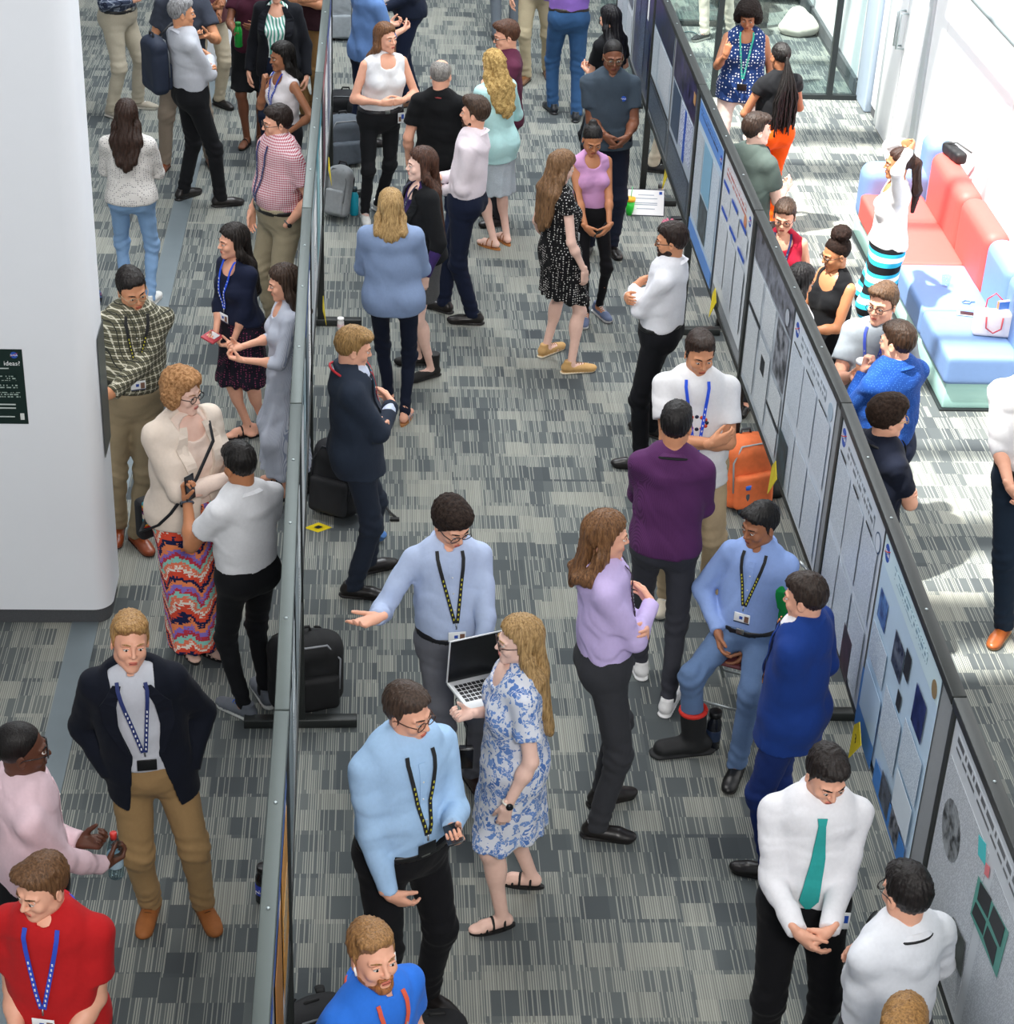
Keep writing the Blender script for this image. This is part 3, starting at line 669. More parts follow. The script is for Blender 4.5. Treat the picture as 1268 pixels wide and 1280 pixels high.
        a = sw+.008; jp += [ell(T(u*a*.93, -.012, 1.425), (.055*s, .06*s, .045*s), k=.03) for u in (-1, 1)]
        jp += neck(nr+.034, .035)
        zb = jo.get('button', 1.10); wv = open_w if jk == 'open' else .0
        x0, y0 = T(0, 0, 1.25)[0], T(0, 0, 1.25)[1]
        def vee(X, Y, Z, s=s):
            zz = Z/s+drop/s; wd = np.where(zz > zb, (zz-zb)*.24, (zb-zz)*.20*(zz < zb))+wv*np.clip((1.5-zz)*4, 0, 1)
            gx = x0+off[0]*((zz/1.6)**1.15-(1.25/1.6)**1.15) if seat is None else x0
            return np.maximum(np.abs(X-gx)-wd*s, -(Y-y0-.02*s))
        jp.append((T(-.3, 0, .7)-.05, T(.3, .4, 1.55)+.05, vee, .004, 's'))
        part('jacket', jp, .0095, [jm], folds(sd+9, .0040, 26)); only_bvh(jt+[jp[-1]])
        if jk == 'blazer' or jk == 'open':
            mb = MB()
            for u in (-1, 1):
                pth = [(u*.062, 1.462), (u*(.085+wv*.5), 1.37), (u*(.062+wv), 1.27), (u*(.018+wv), zb+.02)]; wds = [.030, .062, .055, .016]; P = []
                for i in range(3):
                    for t in np.linspace(0, 1, 5)[:-1 if i < 2 else None]: P.append((pth[i][0]+(pth[i+1][0]-pth[i][0])*t, pth[i][1]+(pth[i+1][1]-pth[i][1])*t, wds[i]+(wds[i+1]-wds[i])*t))
                vs = []; fs = []
                for x, z, w_ in P:
                    c = front(x+u*w_*.35, z, .006); c1 = front(x-u*w_*.25, z, .006); vs += [Vector((T(x-u*w_*.5, 0, z)[0], max(c1.y, c.y-.02)+.002, c.z)), c+Vector((u*w_*.3*s, 0, 0)), c+Vector((u*w_*.3*s, .006, 0)), Vector((T(x-u*w_*.5, 0, z)[0], max(c1.y, c.y-.02)+.008, c.z))]
                for i in range(len(P)-1):
                    for j in range(4): fs.append((i*4+j, i*4+(j+1) % 4, (i+1)*4+(j+1) % 4, (i+1)*4+j))
                mb.add(vs, fs, jm)
            mb.build('lapels', body)
    # ---- things laid on the chest
    def ribbon(mb, pts, wd, m, lift=.005, th=.003):
        P = []
        for i in range(len(pts)-1):
            for t in np.linspace(0, 1, 7)[:-1 if i < len(pts)-2 else None]:
                P.append((pts[i][0]+(pts[i+1][0]-pts[i][0])*t, pts[i][1]+(pts[i+1][1]-pts[i][1])*t, (pts[i][2]+(pts[i+1][2]-pts[i][2])*t) if len(pts[0]) > 2 else wd))
        C3 = [front(x, z, lift, True) for x, z, _ in P]; P = [p_ for p_, c in zip(P, C3) if c is not None]; C3 = [c for c in C3 if c is not None]; vs = []; fs = []
        if len(C3) < 2: return
        for i, c in enumerate(C3):
            t = (C3[min(i+1, len(C3)-1)]-C3[max(i-1, 0)]).normalized(); sx = t.cross(Vector((0, 1, 0))).normalized()*(P[i][2]/2*s); n_ = sx.cross(t).normalized()*th
            if n_.y < 0: n_ = -n_
            vs += [c-sx, c+sx, c+sx+n_, c-sx+n_]
        for i in range(len(C3)-1):
            for j in range(4): fs.append((i*4+j, i*4+(j+1) % 4, (i+1)*4+(j+1) % 4, (i+1)*4+j))
        fs += [(3, 2, 1, 0), tuple(len(vs)-4+j for j in range(4))]; mb.add(vs, fs, m)
    if uk in ('shirt',) and not tie and opt.get('placket', True) and not jacket:
        mb = MB(); ribbon(mb, [(0, 1.44), (0, 1.25), (0, hz_+.03)], .030, um, .001, .0025)
        bt = mat('button', '#e9e6df', .4)
        for zz in np.arange(hz_+.08, 1.43, .085): c = front(0, zz, .005); mb.lathe([(.004, -.001), (.004, .002)], bt, (c.x, c.y, c.z), 8, 'y')
        mb.build('placket', body)
    if tie:
        mb = MB(); ribbon(mb, [(0, 1.455, .040), (0, 1.425, .030), (0, 1.28, .055), (tie[1] if len(tie) > 1 else 0, 1.07, .080), (tie[1] if len(tie) > 1 else 0, 1.03, .02)], .07, tie[0], .009, .006); kn_ = front(0, 1.425, .012); k0 = NB+ND*.03+A3((0, nr+.022, -.012)); mb.tube([k0, (Vector(k0)+kn_)/2, kn_], [.020, .017, .012], tie[0], 8, flat=.6); mb.build('tie', body)
    if lanyard:
        lc = lanyard[0]; zb_ = lanyard[1] if len(lanyard) > 1 else 1.17; bd = lanyard[2] if len(lanyard) > 2 else 'white'
        mb = MB(); lmt = lc if not isinstance(lc, str) else cloth('stripe', lc, '#c9ccd2' if lc != '#b3202a' else '#b3202a', sc=3.5) if False else mat('lanyard_cloth', lc, .7)
        for u in (-1, 1): ribbon(mb, [(u*.060, 1.482), (u*.062, 1.45), (u*.055, 1.40), (u*.006, zb_+.02)], .017, lmt, .022 if jacket else .010, .003)
        ra_ = nr+(.048 if jacket else .038 if uk in ('shirt', 'polo') else .020); hb = .036 if jacket else .026 if uk in ('shirt', 'polo') else .012
        arc = [NB+ND*hb+A3((ra_*math.sin(a_), -ra_*math.cos(a_), .45*ra_*math.cos(a_))) for a_ in np.linspace(-2.0, 2.0, 13)]; mb.tube(arc, .0075, lmt, 6, flat=1.0)
        wl = mat('lanyard_print', '#dfe3ea' if lc in ('#2546b8', '#1b2c66', '#1c4fd6') else '#c9c23a' if lc == '#17181a' else '#9aa0aa', .7)
        for u in (-1, 1):
            for t in np.linspace(.2, .92, 9): c = front(u*(.055-.049*t), 1.40+(zb_+.02-1.40)*t, .0265 if jacket else .0145); mb.box((c.x-.003, c.y-.001, c.z-.006), (c.x+.003, c.y+.001, c.z+.006), wl)
        lo_ = mb.build('lanyard', body)
        c = front(0, zb_-.055, .012); mb = MB(); m0 = mat('card_white', '#eceff0', .35) if bd == 'white' else mat('card_black', '#131417', .35)
        mb.tube([front(0, zb_+.02, .012), front(0, zb_-.01, .014)], .004, mat('clip_metal', '#b9bcc0', .3, 1), 6)
        mb.box((c.x-.044, c.y-.002, c.z-.030), (c.x+.044, c.y+.003, c.z+.030), m0, .002)
        if bd == 'white': mb.box((c.x-.038, c.y+.003, c.z-.020), (c.x-.014, c.y+.0042, c.z+.018), mat('card_photo', '#7a5a4a', .5)); mb.box((c.x-.004, c.y+.003, c.z-.006), (c.x+.014, c.y+.0042, c.z+.012), mat('card_blue', '#2b4ea8', .5)); mb.box((c.x-.044, c.y+.003, c.z-.030), (c.x+.044, c.y+.004, c.z-.023), mat('card_dark', '#23304f', .5))
        mb.build('badge', lo_)
    # ---- shoes
    if shoes:
        kind, scol = shoes[0], shoes[1]; smat = plain('shoe_upper', scol, .35 if kind in ('dress',) else .7, 0, .15, 40)
        sole = mat('sole', shoes[2] if len(shoes) > 2 else '#141313', .7)
        for hj, kn, ank, fd, u in legs.values():
            r_ = np.array([fd[1], -fd[0], 0]); o0 = A3((ank[0], ank[1], 0)); fp = lambda x, y, z: o0+r_*x*u+fd*y+A3((0, 0, z)); Rf = np.stack([r_, fd, A3((0, 0, 1))], 1); ff = (.9 if fem else 1.02)*s**.3
            gz = [((0, 0, .001), (0, 0, -1))]
            if kind in ('sandal', 'flat'):
                mb = MB(); ring = [(math.cos(a)*(.040+.006*math.sin(a))*ff, .045+math.sin(a)*.132*ff) for a in np.linspace(0, 2*math.pi, 24, endpoint=False)]
                vs = [fp(x, y, 0.0) for x, y in ring]+[fp(x, y, .015) for x, y in ring]; N = 24
                mb.add(vs, [(j, (j+1) % N, N+(j+1) % N, N+j) for j in range(N)]+[tuple(range(N, 2*N)), tuple(reversed(range(N)))], sole)
                for yy, zz, ww in ((.115, .042, .034), (.085, .058, .036), (.050, .075, .036), (-.005, .105, .038)):
                    mb.tube([fp(math.cos(a)*ww, yy, .014+math.sin(a)*(zz-.010)) for a in np.linspace(0, math.pi, 9)], .0062, smat, 6, flat=.5)
                mb.build('sandal', body); continue
            pr = [cone(fp(0, -.045, .042), fp(.003, .10, .036), .037*ff, .043*ff, flat=((0, 0, 1), .85), clips=gz, k=.03), ell(fp(.004, .150, .028), (.041*ff, .056*ff, .028), R=Rf, clips=gz, k=.03), cone(fp(0, -.030, .06), fp(0, -.02, .105 if kind != 'boot' else .19), .037*ff, .036*ff if kind != 'boot' else .046, clips=gz+[(fp(0, 0, .10 if kind != 'boot' else .19), (0, 0, 1))], k=.025)]
            pr.append(cone(fp(0, -.05, .008), fp(.004, .15, .008), .040*ff, .042*ff, flat=((0, 0, 1), .30), clips=gz, k=.008))
            v, q_ = solidify(pr, .0068); zc = v[q_].mean(1)[:, 2]
            so = link('shoe', np_mesh('shoe', v, q_, [smat, sole], (zc < (.024 if kind == 'sneaker' else .014)).astype(int)), body)
            if kind == 'sneaker' or kind == 'boat':
                mb = MB(); lc_ = mat('lace', shoes[3] if len(shoes) > 3 else '#d9dadb', .8)
                for t in (0.035, .055, .075, .095): mb.tube([fp(-.018, t, .078-.25*(t-.035)), fp(0, t+.005, .086-.25*(t-.035)), fp(.018, t, .078-.25*(t-.035))], .003, lc_, 5)
                mb.build('laces', so)
    # ---- hair
    hk = hair[0]; hm_ = hairmat(hair[1], hair[2] if len(hair) > 2 else None, hk in ('afro', 'curly', 'puff', 'curlylong', 'curlybob')); hL = hair[3] if len(hair) > 3 else None
    if hk:
        Rm = Rh
        def cl2(*a): return [(HD(*p_), Rm@A3(n_)) for p_, n_ in a]
        face = ((0, .066, .084), (0, 1, -.92)); face_lo = ((0, .074, .086), (0, 1, -1.05))
        def cap(t, tt=None, cp=None, k=.012, yb=0): return ell(HD(0, -.018-yb, .040), A3((.074+t, .094+t, .086+(tt or t)))*sh, R=Rm, clips=cl2(*(cp or [face])), k=k)
        hP = []; post = None; hh_ = .0062
        if hk in ('short', 'side', 'quiff', 'spiky'):
            hP = [cap(.008, .018), ell(HD(0, .012, .088), A3((.068, .080, .044))*sh, R=Rm, clips=cl2(((0, .080, .076), (0, 1, -.75))), k=.02)]
            if hk == 'side': hP.append(ell(HD(.02, .050, .100), A3((.058, .046, .028))*sh, R=Rm, k=.02))
            if hk == 'quiff': hP.append(ell(HD(0, .045, .112), A3((.055, .050, .030))*sh, R=Rm, k=.02))
            if hk == 'spiky': hP.append(ell(HD(.01, .058, .085), A3((.064, .040, .032))*sh, R=Rm, k=.02))
            for u in (-1, 1): hP.append(cone(HD(u*.070, .012, .03), HD(u*.073, .008, -.012), .010*sh, .006*sh, k=.012))
            a1, a2 = strands(sd, .0022, 80, hc[:2]), lumps(sd, .0028, 95); post = lambda X, Y, Z: a1(X, Y, Z)+a2(X, Y, Z)
        elif hk == 'buzz': hP = [cap(.0045, .006), ]; 
        elif hk == 'bald':
            hP = [cap(.010, .008, [face, ((0, 0, .092), (0, .35, 1))])]; post = lumps(sd, .0015, 120)
        elif hk in ('curly', 'afro', 'curlybob'):
            t = {'curly': .020, 'afro': .050, 'curlybob': .028}[hk]
            hP = [cap(t, t*1.1, [((0, .085 if hk == 'curly' else .080, .070), (0, 1, -.8)), ((0, 0, -.065 if hk != 'curly' else -.05), (0, 0, -1))]), ell(HD(0, .03, .095), A3((.066+t*.6, .066+t*.3, .042+t*.4))*sh, R=Rm, k=.02)]
            if hk != 'curly':
                for u in (-1, 1): hP.append(ell(HD(u*(.078+t*.3), -.015, -.005), A3((.026+t*.4, .055+t*.3, .070))*sh, R=Rm, k=.02))
            post = lumps(sd, .0060 if hk != 'curly' else .0048, 105 if hk != 'afro' else 150)
        elif hk in ('long', 'wavy', 'curlylong', 'bob', 'shoulder'):
            hP = [cap(.012, .016, [face_lo]), ell(HD(0, .0, .085), A3((.072, .082, .052))*sh, R=Rm, clips=cl2(((0, .083, .07), (0, 1, -.9))), k=.02)]
            zend = {'bob': 1.455, 'shoulder': 1.38}.get(hk, 1.20 if hL is None else hL); wid = {'curlylong': 1.35, 'wavy': 1.12}.get(hk, 1.0)
            for u in (-1, 1):
                a = HD(u*.066, .000, .045); b = HD(u*.082, -.020, -.075); hP.append(cone(a, b, .026*sh*wid, .032*sh*wid, flat=(tuple(Rm@A3((1, 0, 0))), .75), k=.02))
                e0 = T(u*.085, -.075, max(zend, 1.43)); hP.append(cone(b, e0, .032*sh*wid, .036*wid, k=.025))
                if zend < 1.42: hP.append(cone(e0, T(u*.055, -.128*bw**.5-.01, zend+.04), .040*wid, .028*wid, k=.03))
            b0 = HD(0, -.085, .02); b1 = T(0, -.105, 1.44); hP.append(cone(b0, b1, .055*sh, .060*wid, flat=((0, 1, 0), .62), k=.03))
            if zend < 1.42: hP.append(cone(b1, T(0, -.142*bw**.5-.012, zend), .062*wid, .035*wid, flat=((0, 1, 0), .5), k=.03))
            if hk == 'curlylong': a1, a2 = strands(sd, .004, 40, hc[:2], 2.2), lumps(sd, .006, 80); post = lambda X, Y, Z: a1(X, Y, Z)+a2(X, Y, Z)
            else: post = strands(sd, .0034, 62, hc[:2], 1.3 if hk == 'wavy' else .25)
        elif hk in ('pony', 'bun', 'puff', 'braids'):
            hP = [cap(.007, .009, [face_lo])]
            if hk == 'bun': hP += [ell(HD(0, -.065, .120), A3((.036, .036, .032))*sh, R=Rm, k=.012)]; post = strands(sd, .0016, 70, hc[:2])
            elif hk == 'puff': hP += [ell(HD(0, -.060, .145), A3((.080, .075, .062))*sh, R=Rm, k=.008)]; post = lambda X, Y, Z, f1=lumps(sd, .0055, 140), zz=hc[2]+.085: f1(X, Y, Z)*(Z > zz)
            elif hk == 'pony':
                p0 = HD(0, -.100, .05); p1 = HD(0, -.135, .0); p2 = p1+A3((0, -.035, -.20)); hP += [cone(p0, p1, .022, .034, k=.03), cone(p1, p2, .036, .032, k=.03), cone(p2, p2+A3((0, .01, -.17)), .032, .014, k=.03)]; post = strands(sd, .003, 60, (p1[0], p1[1]+.05))
            elif hk == 'braids': post = strands(sd, .0030, 110, hc[:2]); hP += [ell(HD(0, -.095, .035), A3((.040, .030, .035))*sh, R=Rm, k=.02)]
        if hk not in ('afro', 'curly', 'bald', 'buzz'): hP.append(ell(HD(0, .112, .030), A3((.062, .055, .068 if hk != 'quiff' else .072))*sh, R=Rm, k=.010, op='s'))
        if hk == 'buzz': hP.append(ell(HD(0, .112, .034), A3((.058, .055, .070))*sh, R=Rm, k=.010, op='s'))
        ho = part('hair', hP, hh_, [hm_], post)
        if hk == 'braids':
            mb = MB(); rr_ = random.Random(5); p0 = HD(0, -.105, .035)
            for i in range(64):
                x = (rr_.random()-.5)*.20; y = -.13-rr_.random()*.06; zend = (hL or 1.05)+rr_.random()*.18; pts = []
                for t in np.linspace(0, 1, 14):
                    q_ = T(x*min(1, t*2.0)+.006*math.sin(t*26+i), y, 1.56+(zend-1.56)*t); b_ = A3(p0)*(1-min(1, t*3))+q_*min(1, t*3); pts.append(b_)
                mb.tube(pts, [.0085]*13+[.004], hm_, 6)
            mb.build('braids', ho)
        if opt.get('clip') and ho: mb = MB(); c = HD(0, -.075, .115); mb.lathe([(.012, -.004), (.016, 0), (.012, .004)], mat('hair_clip', opt['clip'], .5), c, 10); mb.build('hair_clip', ho)
    if beard:
        dn = .004 if beard[0] == 'stubble' else .008
        cb = [(HD(0, 0, -.028), Rh@A3((0, .42, 1))), (HD(0, .0, 0), Rh@A3((0, -1, .15)))]
        bp = [cone(HD(u*.046, .016, -.060), HD(u*.012, .070, -.092), .022*sh+dn, .0185*sh+dn, clips=cb, k=.02) for u in (-1, 1)]+[ell(HD(0, .075, -.095), A3((.022, .020, .018))*sh+dn*.6, k=.015), cone(HD(-.021, .0925, -.0465), HD(0, .0985, -.0430), .0048, k=.004), cone(HD(.021, .0925, -.0465), HD(0, .0985, -.0430), .0048, k=.004), cone(HD(-.024, .088, -.047), HD(-.028, .078, -.085), .008, k=.012), cone(HD(.024, .088, -.047), HD(.028, .078, -.085), .008, k=.012)]
        part('beard', bp, .0052, [hairmat(beard[1])], lumps(sd, .001, 160))
    if glasses:
        mb = MB(); gm = mat('glasses_frame', glasses, .3, 0); lens = glassmat('spectacle_lens', '#f6f8f8', .3)
        for u in (-1, 1):
            pts = [HD(u*.033+.0255*math.cos(a), .1015, .003+.0195*math.sin(a)) for a in np.linspace(0, 2*math.pi, 19)]; mb.tube(pts, .0022, gm, 6, caps=False)
            mb.add([HD(u*.033+.0245*math.cos(a), .1015, .003+.0185*math.sin(a)) for a in np.linspace(0, 2*math.pi, 16, endpoint=False)], [tuple(range(16))], lens)
            mb.tube([HD(u*.057, .096, .006), HD(u*.076, .060, .008), HD(u*.082, .002, .006), HD(u*.080, -.012, -.008)], .0022, gm, 6)
        mb.tube([HD(-.010, .1015, .006), HD(0, .1035, .008), HD(.010, .1015, .006)], .0022, gm, 6)
        mb.build('glasses', body)
    if watch:
        sh_, e, w, pn, hd, hpz, u = arms[watch[0]]; d = (w-e)/np.linalg.norm(w-e); c = w-d*.022; mb = MB(); f = frame(d, pn); rad = .031*ar*s if watch[0] in arms else .03
        ring = [c+f[:, 0]*math.cos(a)*rad*1.05+f[:, 2]*math.sin(a)*rad for a in np.linspace(0, 2*math.pi, 17)]; mb.tube(ring, .006, mat('watch_strap', watch[1], .5), 6, caps=False)
        cc_ = c+f[:, 2]*rad*1.1; mb.tube([cc_-f[:, 2]*.003, cc_+f[:, 2]*.005], .017, mat('watch_face', '#2b2f33', .2, .6), 14); mb.build('watch' if len(watch) < 3 else watch[2], body)
    def toW(p):
        p = A3(p); xy = Rz@p[:2]+base; return A3((xy[0], xy[1], p[2]))
    def dW(v): v = A3(v); xy = Rz@v[:2]; return A3((xy[0], xy[1], v[2]))
    info = dict(obj=body, arms={k: (toW(a[0]), toW(a[1]), toW(a[2]), dW(a[3]), dW(a[4])) for k, a in arms.items()}, T=lambda x, y, z: toW(T(x, y, z)), TL=T, front=front, ribbon=ribbon, toW=toW, dW=dW, yaw=yaw, s=s, base=base, head=toW(hc), arms_l=arms, HD=HD, legs=legs)
    return info
def palm(info, side, d=.075, up=.03):
    """world point in the grip of a hand"""
    s_, e, w, pn, hd = info['arms'][side]; hd = hd/np.linalg.norm(hd); pn = pn-hd*(pn@hd); pn /= np.linalg.norm(pn); return w+hd*d+pn*up, hd, pn
# ------------------------------------------------------------------ the place
def carpet():
    m = bpy.data.materials.new('carpet_tiles'); m.use_nodes = True; n = NT(m); x, y, z = n.xyz(n.co())[:]
    def fl(v, per): return n.math('FLOOR', n.math('DIVIDE', v, per))
    tc = fl(x, .50); yo = n.math('ADD', y, n.math('MULTIPLY', n.white(n.vec(tc, 3.3, 1)), .5))
    r1 = fl(yo, .165); xo = n.math('ADD', x, n.math('MULTIPLY', n.white(n.vec(r1, 7.1, tc)), .3)); c1 = fl(xo, .155)
    a = n.white(n.vec(c1, r1, 5))
    r2 = fl(y, .33); x2 = n.math('ADD', x, n.math('MULTIPLY', n.white(n.vec(r2, 1.7, 2)), .4)); b = n.white(n.vec(fl(x2, .42), r2, 9))
    lvl = n.math('ADD', n.math('MULTIPLY', a, .55), n.math('MULTIPLY', b, .45))
    per = .0118; sid = fl(x, per); fx = n.math('FRACT', n.math('DIVIDE', x, per))
    h1 = n.white(n.vec(sid, n.math('ADD', r1, n.math('MULTIPLY', tc, 3)), 4)); wd = n.math('ADD', n.math('MULTIPLY', n.white(n.vec(sid, r2, 8)), .35), .28)
    lite = n.math('MULTIPLY', n.math('LESS_THAN', h1, n.math('ADD', n.math('MULTIPLY', lvl, 1.25), .02)), n.math('LESS_THAN', fx, wd)); g = n.noise(n.co(), 420, 2)
    base = n.ramp(lvl, [(0, '#4b5053'), (.35, '#626868'), (.60, '#737876'), (.80, '#909189'), (1, '#96978d')], 'LINEAR'); hi = n.mix(lvl, srgb('#9a9d96'), srgb('#babbaf'))
    col = n.mix(lite, base, hi); col = n.mix(n.math('MULTIPLY', g, .35), col, srgb('#5e6468'))
    col = n.mix(.20, col, (0, 0, 0, 1)); n.link(col, n.b.inputs['Base Color']); n.b.inputs['Roughness'].default_value = .95; n.b.inputs['Specular IOR Level'].default_value = .1
    n.bump(g, .4, .003); return m
CARPET = carpet()
def struct(o, name=None): o['kind'] = 'structure'; return o
mb = MB(); mb.box((-9, 2, -.12), (9.0, 27, 0), CARPET); struct(mb.build('floor'))
white = plain('white_plaster', '#eceff4', .55, 0, .02, 3); wallw = plain('white_wall_panel', '#e9eaec', .45, 0, .02, 3); gapm = mat('panel_gap', '#9a9da2', .6)
basem = plain('baseboard_carpet', '#4b4d50', .9, 0, .25, 160)
alu = mat('brushed_aluminium', '#a9b4b6', .35, .7); darkfr = mat('dark_frame', '#33383a', .4, .5)
mb = MB(); mb.box((-1.80, 2, 0), (-1.645, 27, .004), plain('floor_cover_metal', '#6f7a7f', .5, .2, .06, 8)); struct(mb.build('trim_1'))
# right wall, in panels with narrow joints, its plinth, door
WX = 4.88
mb = MB()
ys = [2.0, 6.2, 8.3, 10.4, 12.5, 14.6, 16.7, 18.95]
for a, b in zip(ys[:-1], ys[1:]): mb.box((WX, a+.006, .10), (WX+.25, b-.006, 5.2), wallw)
mb.box((WX+.02, 2.0, 0), (WX+.25, 18.95, 5.2), gapm); mb.box((WX+.01, 2.0, 0), (WX+.2, 18.95, .10), basem)
struct(mb.build('wall_right'))
# beyond the glass screen
mb = MB(); mb.box((WX-.02, 19.40, 0.16), (WX+.25, 27, 5.2), wallw); struct(mb.build('wall_far_right'))
mb = MB(); mb.box((WX-.06, 19.42, 0), (WX+.2, 27, .16), basem); struct(mb.build('baseboard_right'))
mb = MB(); mb.box((WX-.06, 18.97, 0), (WX+.25, 19.40, 5.2), plain('pilaster_paint', '#b4c4d6', .5, 0, .03, 4), .02); struct(mb.build('trim_2'))
d = empty('door_1', (WX, 17.9, 0)); d['kind'] = 'structure'
mb = MB(); mb.box((-.03, -.75, 0.01), (.02, .75, 2.5), plain('door_frame_grey', '#b9bfc2', .4, .2, .03, 5), .004); mb.build('door_frame', d)
mb = MB(); mb.box((-.045, -.60, .02), (-.005, -.02, 2.42), wallw, .003); mb.box((-.045, .02, .02), (-.005, .60, 2.42), wallw, .003); mb.build('door_leaf', d)
mb = MB(); mb.tube([(-.05, -.05, 1.02), (-.12, -.05, 1.02), (-.12, -.05, 1.35), (-.05, -.05, 1.35)], .012, alu); mb.tube([(-.05, .05, 1.02), (-.12, .05, 1.02), (-.12, .05, 1.35), (-.05, .05, 1.35)], .012, alu); mb.build('door_handle', d)
# handrail on the wall
hr = empty('handrail', (4.55, 12.5, 0), label='thin steel handrail high on the white wall at upper right', cat='rail')
P = [atx(1218, 0, 4.62)-A3((4.55, 12.5, 0)), atx(1275, 62, 4.62)-A3((4.55, 12.5, 0))]; mb = MB(); mb.tube([P[0]+(P[0]-P[1])*1.5, P[0], P[1], P[1]+(P[1]-P[0])*1.5], .022, alu); mb.build('rail', hr)
for t in (-1.3, 2.3): q_ = P[0]+(P[1]-P[0])*t; mb = MB(); mb.tube([q_, (WX-4.55, q_[1], q_[2])], .010, alu); mb.build('bracket', hr)
# far end + left shell
mb = MB(); mb.box((-9, 26.8, 0), (9, 27, 6), plain('far_wall', '#8d949a', .6, 0, .05, 2)); struct(mb.build('wall_back'))
mb = MB(); mb.box((-9, 2, 0), (-8.85, 27, 6), plain('left_wall', '#7d8288', .6, 0, .05, 2)); struct(mb.build('wall_left'))
# roof: solid over the left and middle, a glazed strip with bars over the right aisle
rm = plain('ceiling_paint', '#c9ccd0', .7, 0, .03, 2); mb = MB()
mb.box((-9, -6, 9.5), (-.62, 28, 9.75), rm); mb.box((3.6, -6, 9.5), (9, 28, 9.75), rm); mb.box((-.62, -6, 9.5), (3.6, 7.4, 9.75), rm)
struct(mb.build('ceiling'))
RB = MB()
for yy, ww in ((8.0, .5), (9.0, .40), (10.1, .10), (11.1, .12), (13.2, .10), (15.45, .42), (16.35, .42), (18.6, .12)): RB.box((-1.0, yy-ww/2, 9.45), (3.6, yy+ww/2, 9.6), rm)
struct(RB.build('ceiling_bars'))
# white column at left: rounded corners on a carpeted plinth
def column(name, x0, x1, y0, y1, r, h, m):
    mb = MB()
    def ring(ins, z):
        o = []
        for cx, cy, a0 in [(x1-r, y1-r, 0), (x0+r, y1-r, 90), (x0+r, y0+r, 180), (x1-r, y0+r, 270)]:
            for da in range(0, 91, 9): a = math.radians(a0+da); o.append((cx+(r-ins)*math.cos(a), cy+(r-ins)*math.sin(a), z))
        return o
    n_ = 44
    for (za, zb, ins, mm) in ((0, .10, .015, basem), (.10, h, 0, m)):
        vs = ring(ins, za)+ring(ins, zb); mb.add(vs, [(j, (j+1) % n_, n_+(j+1) % n_, n_+j) for j in range(n_)], mm, True); mb.add(ring(ins, zb), [tuple(range(n_))], mm); mb.add(ring(ins, za), [tuple(reversed(range(n_)))], mm)
    return struct(mb.build(name))
column('wall_column', -3.6, -1.56, 9.82, 10.30, .11, 6.0, white)
column('wall_column_far', -1.95, -1.50, 19.6, 20.1, .10, 6.0, white)
# ---- lettering, logos, poster content
ink = mat('print_black', '#1c2024', .6); inkw = mat('print_white', '#f2f4f4', .6); inkb = mat('print_blue', '#1f4fb0', .5); inkr = mat('print_red', '#d03a30', .5)
def lighter(c, f=.30):
    c = c.lstrip('#'); return '#'+''.join('%02x' % int(round((int(c[i:i+2], 16)*(1-f)+255*f))) for i in (0, 2, 4))
def textrows(paper, inkc, rows=.017, dens=.62):
    if int(paper[1:3], 16) > 0x90: paper = lighter(paper); inkc = lighter(inkc, .2)
    key = ('rows', paper, inkc, rows, dens)
    if key in MATS: return MATS[key]
    m = bpy.data.materials.new('printed_text'); m.use_nodes = True; n = NT(m); u, v, w = n.xyz(n.co())[:]
    r = n.math('DIVIDE', w, rows); row = n.math('FLOOR', r); f = n.math('FRACT', r); c = n.white(n.vec(n.math('FLOOR', n.math('DIVIDE', n.math('ADD', v, u), rows*.42)), row, 1))
    on = n.math('MULTIPLY', n.math('LESS_THAN', f, .55), n.math('LESS_THAN', c, dens))
    n.link(n.mix(on, srgb(paper), srgb(inkc)), n.b.inputs['Base Color']); n.b.inputs['Roughness'].default_value = .35; MATS[key] = m; return m
def photo(c1, c2, sc=18):
    key = ('photo', c1, c2, sc)
    if key in MATS: return MATS[key]
    m = bpy.data.materials.new('printed_picture'); m.use_nodes = True; n = NT(m); f = n.noise(n.co(), sc, 5, .6)
    n.link(n.ramp(f, [(.36, c1), (.62, c2)], 'LINEAR'), n.b.inputs['Base Color']); n.b.inputs['Roughness'].default_value = .3; MATS[key] = m; return m
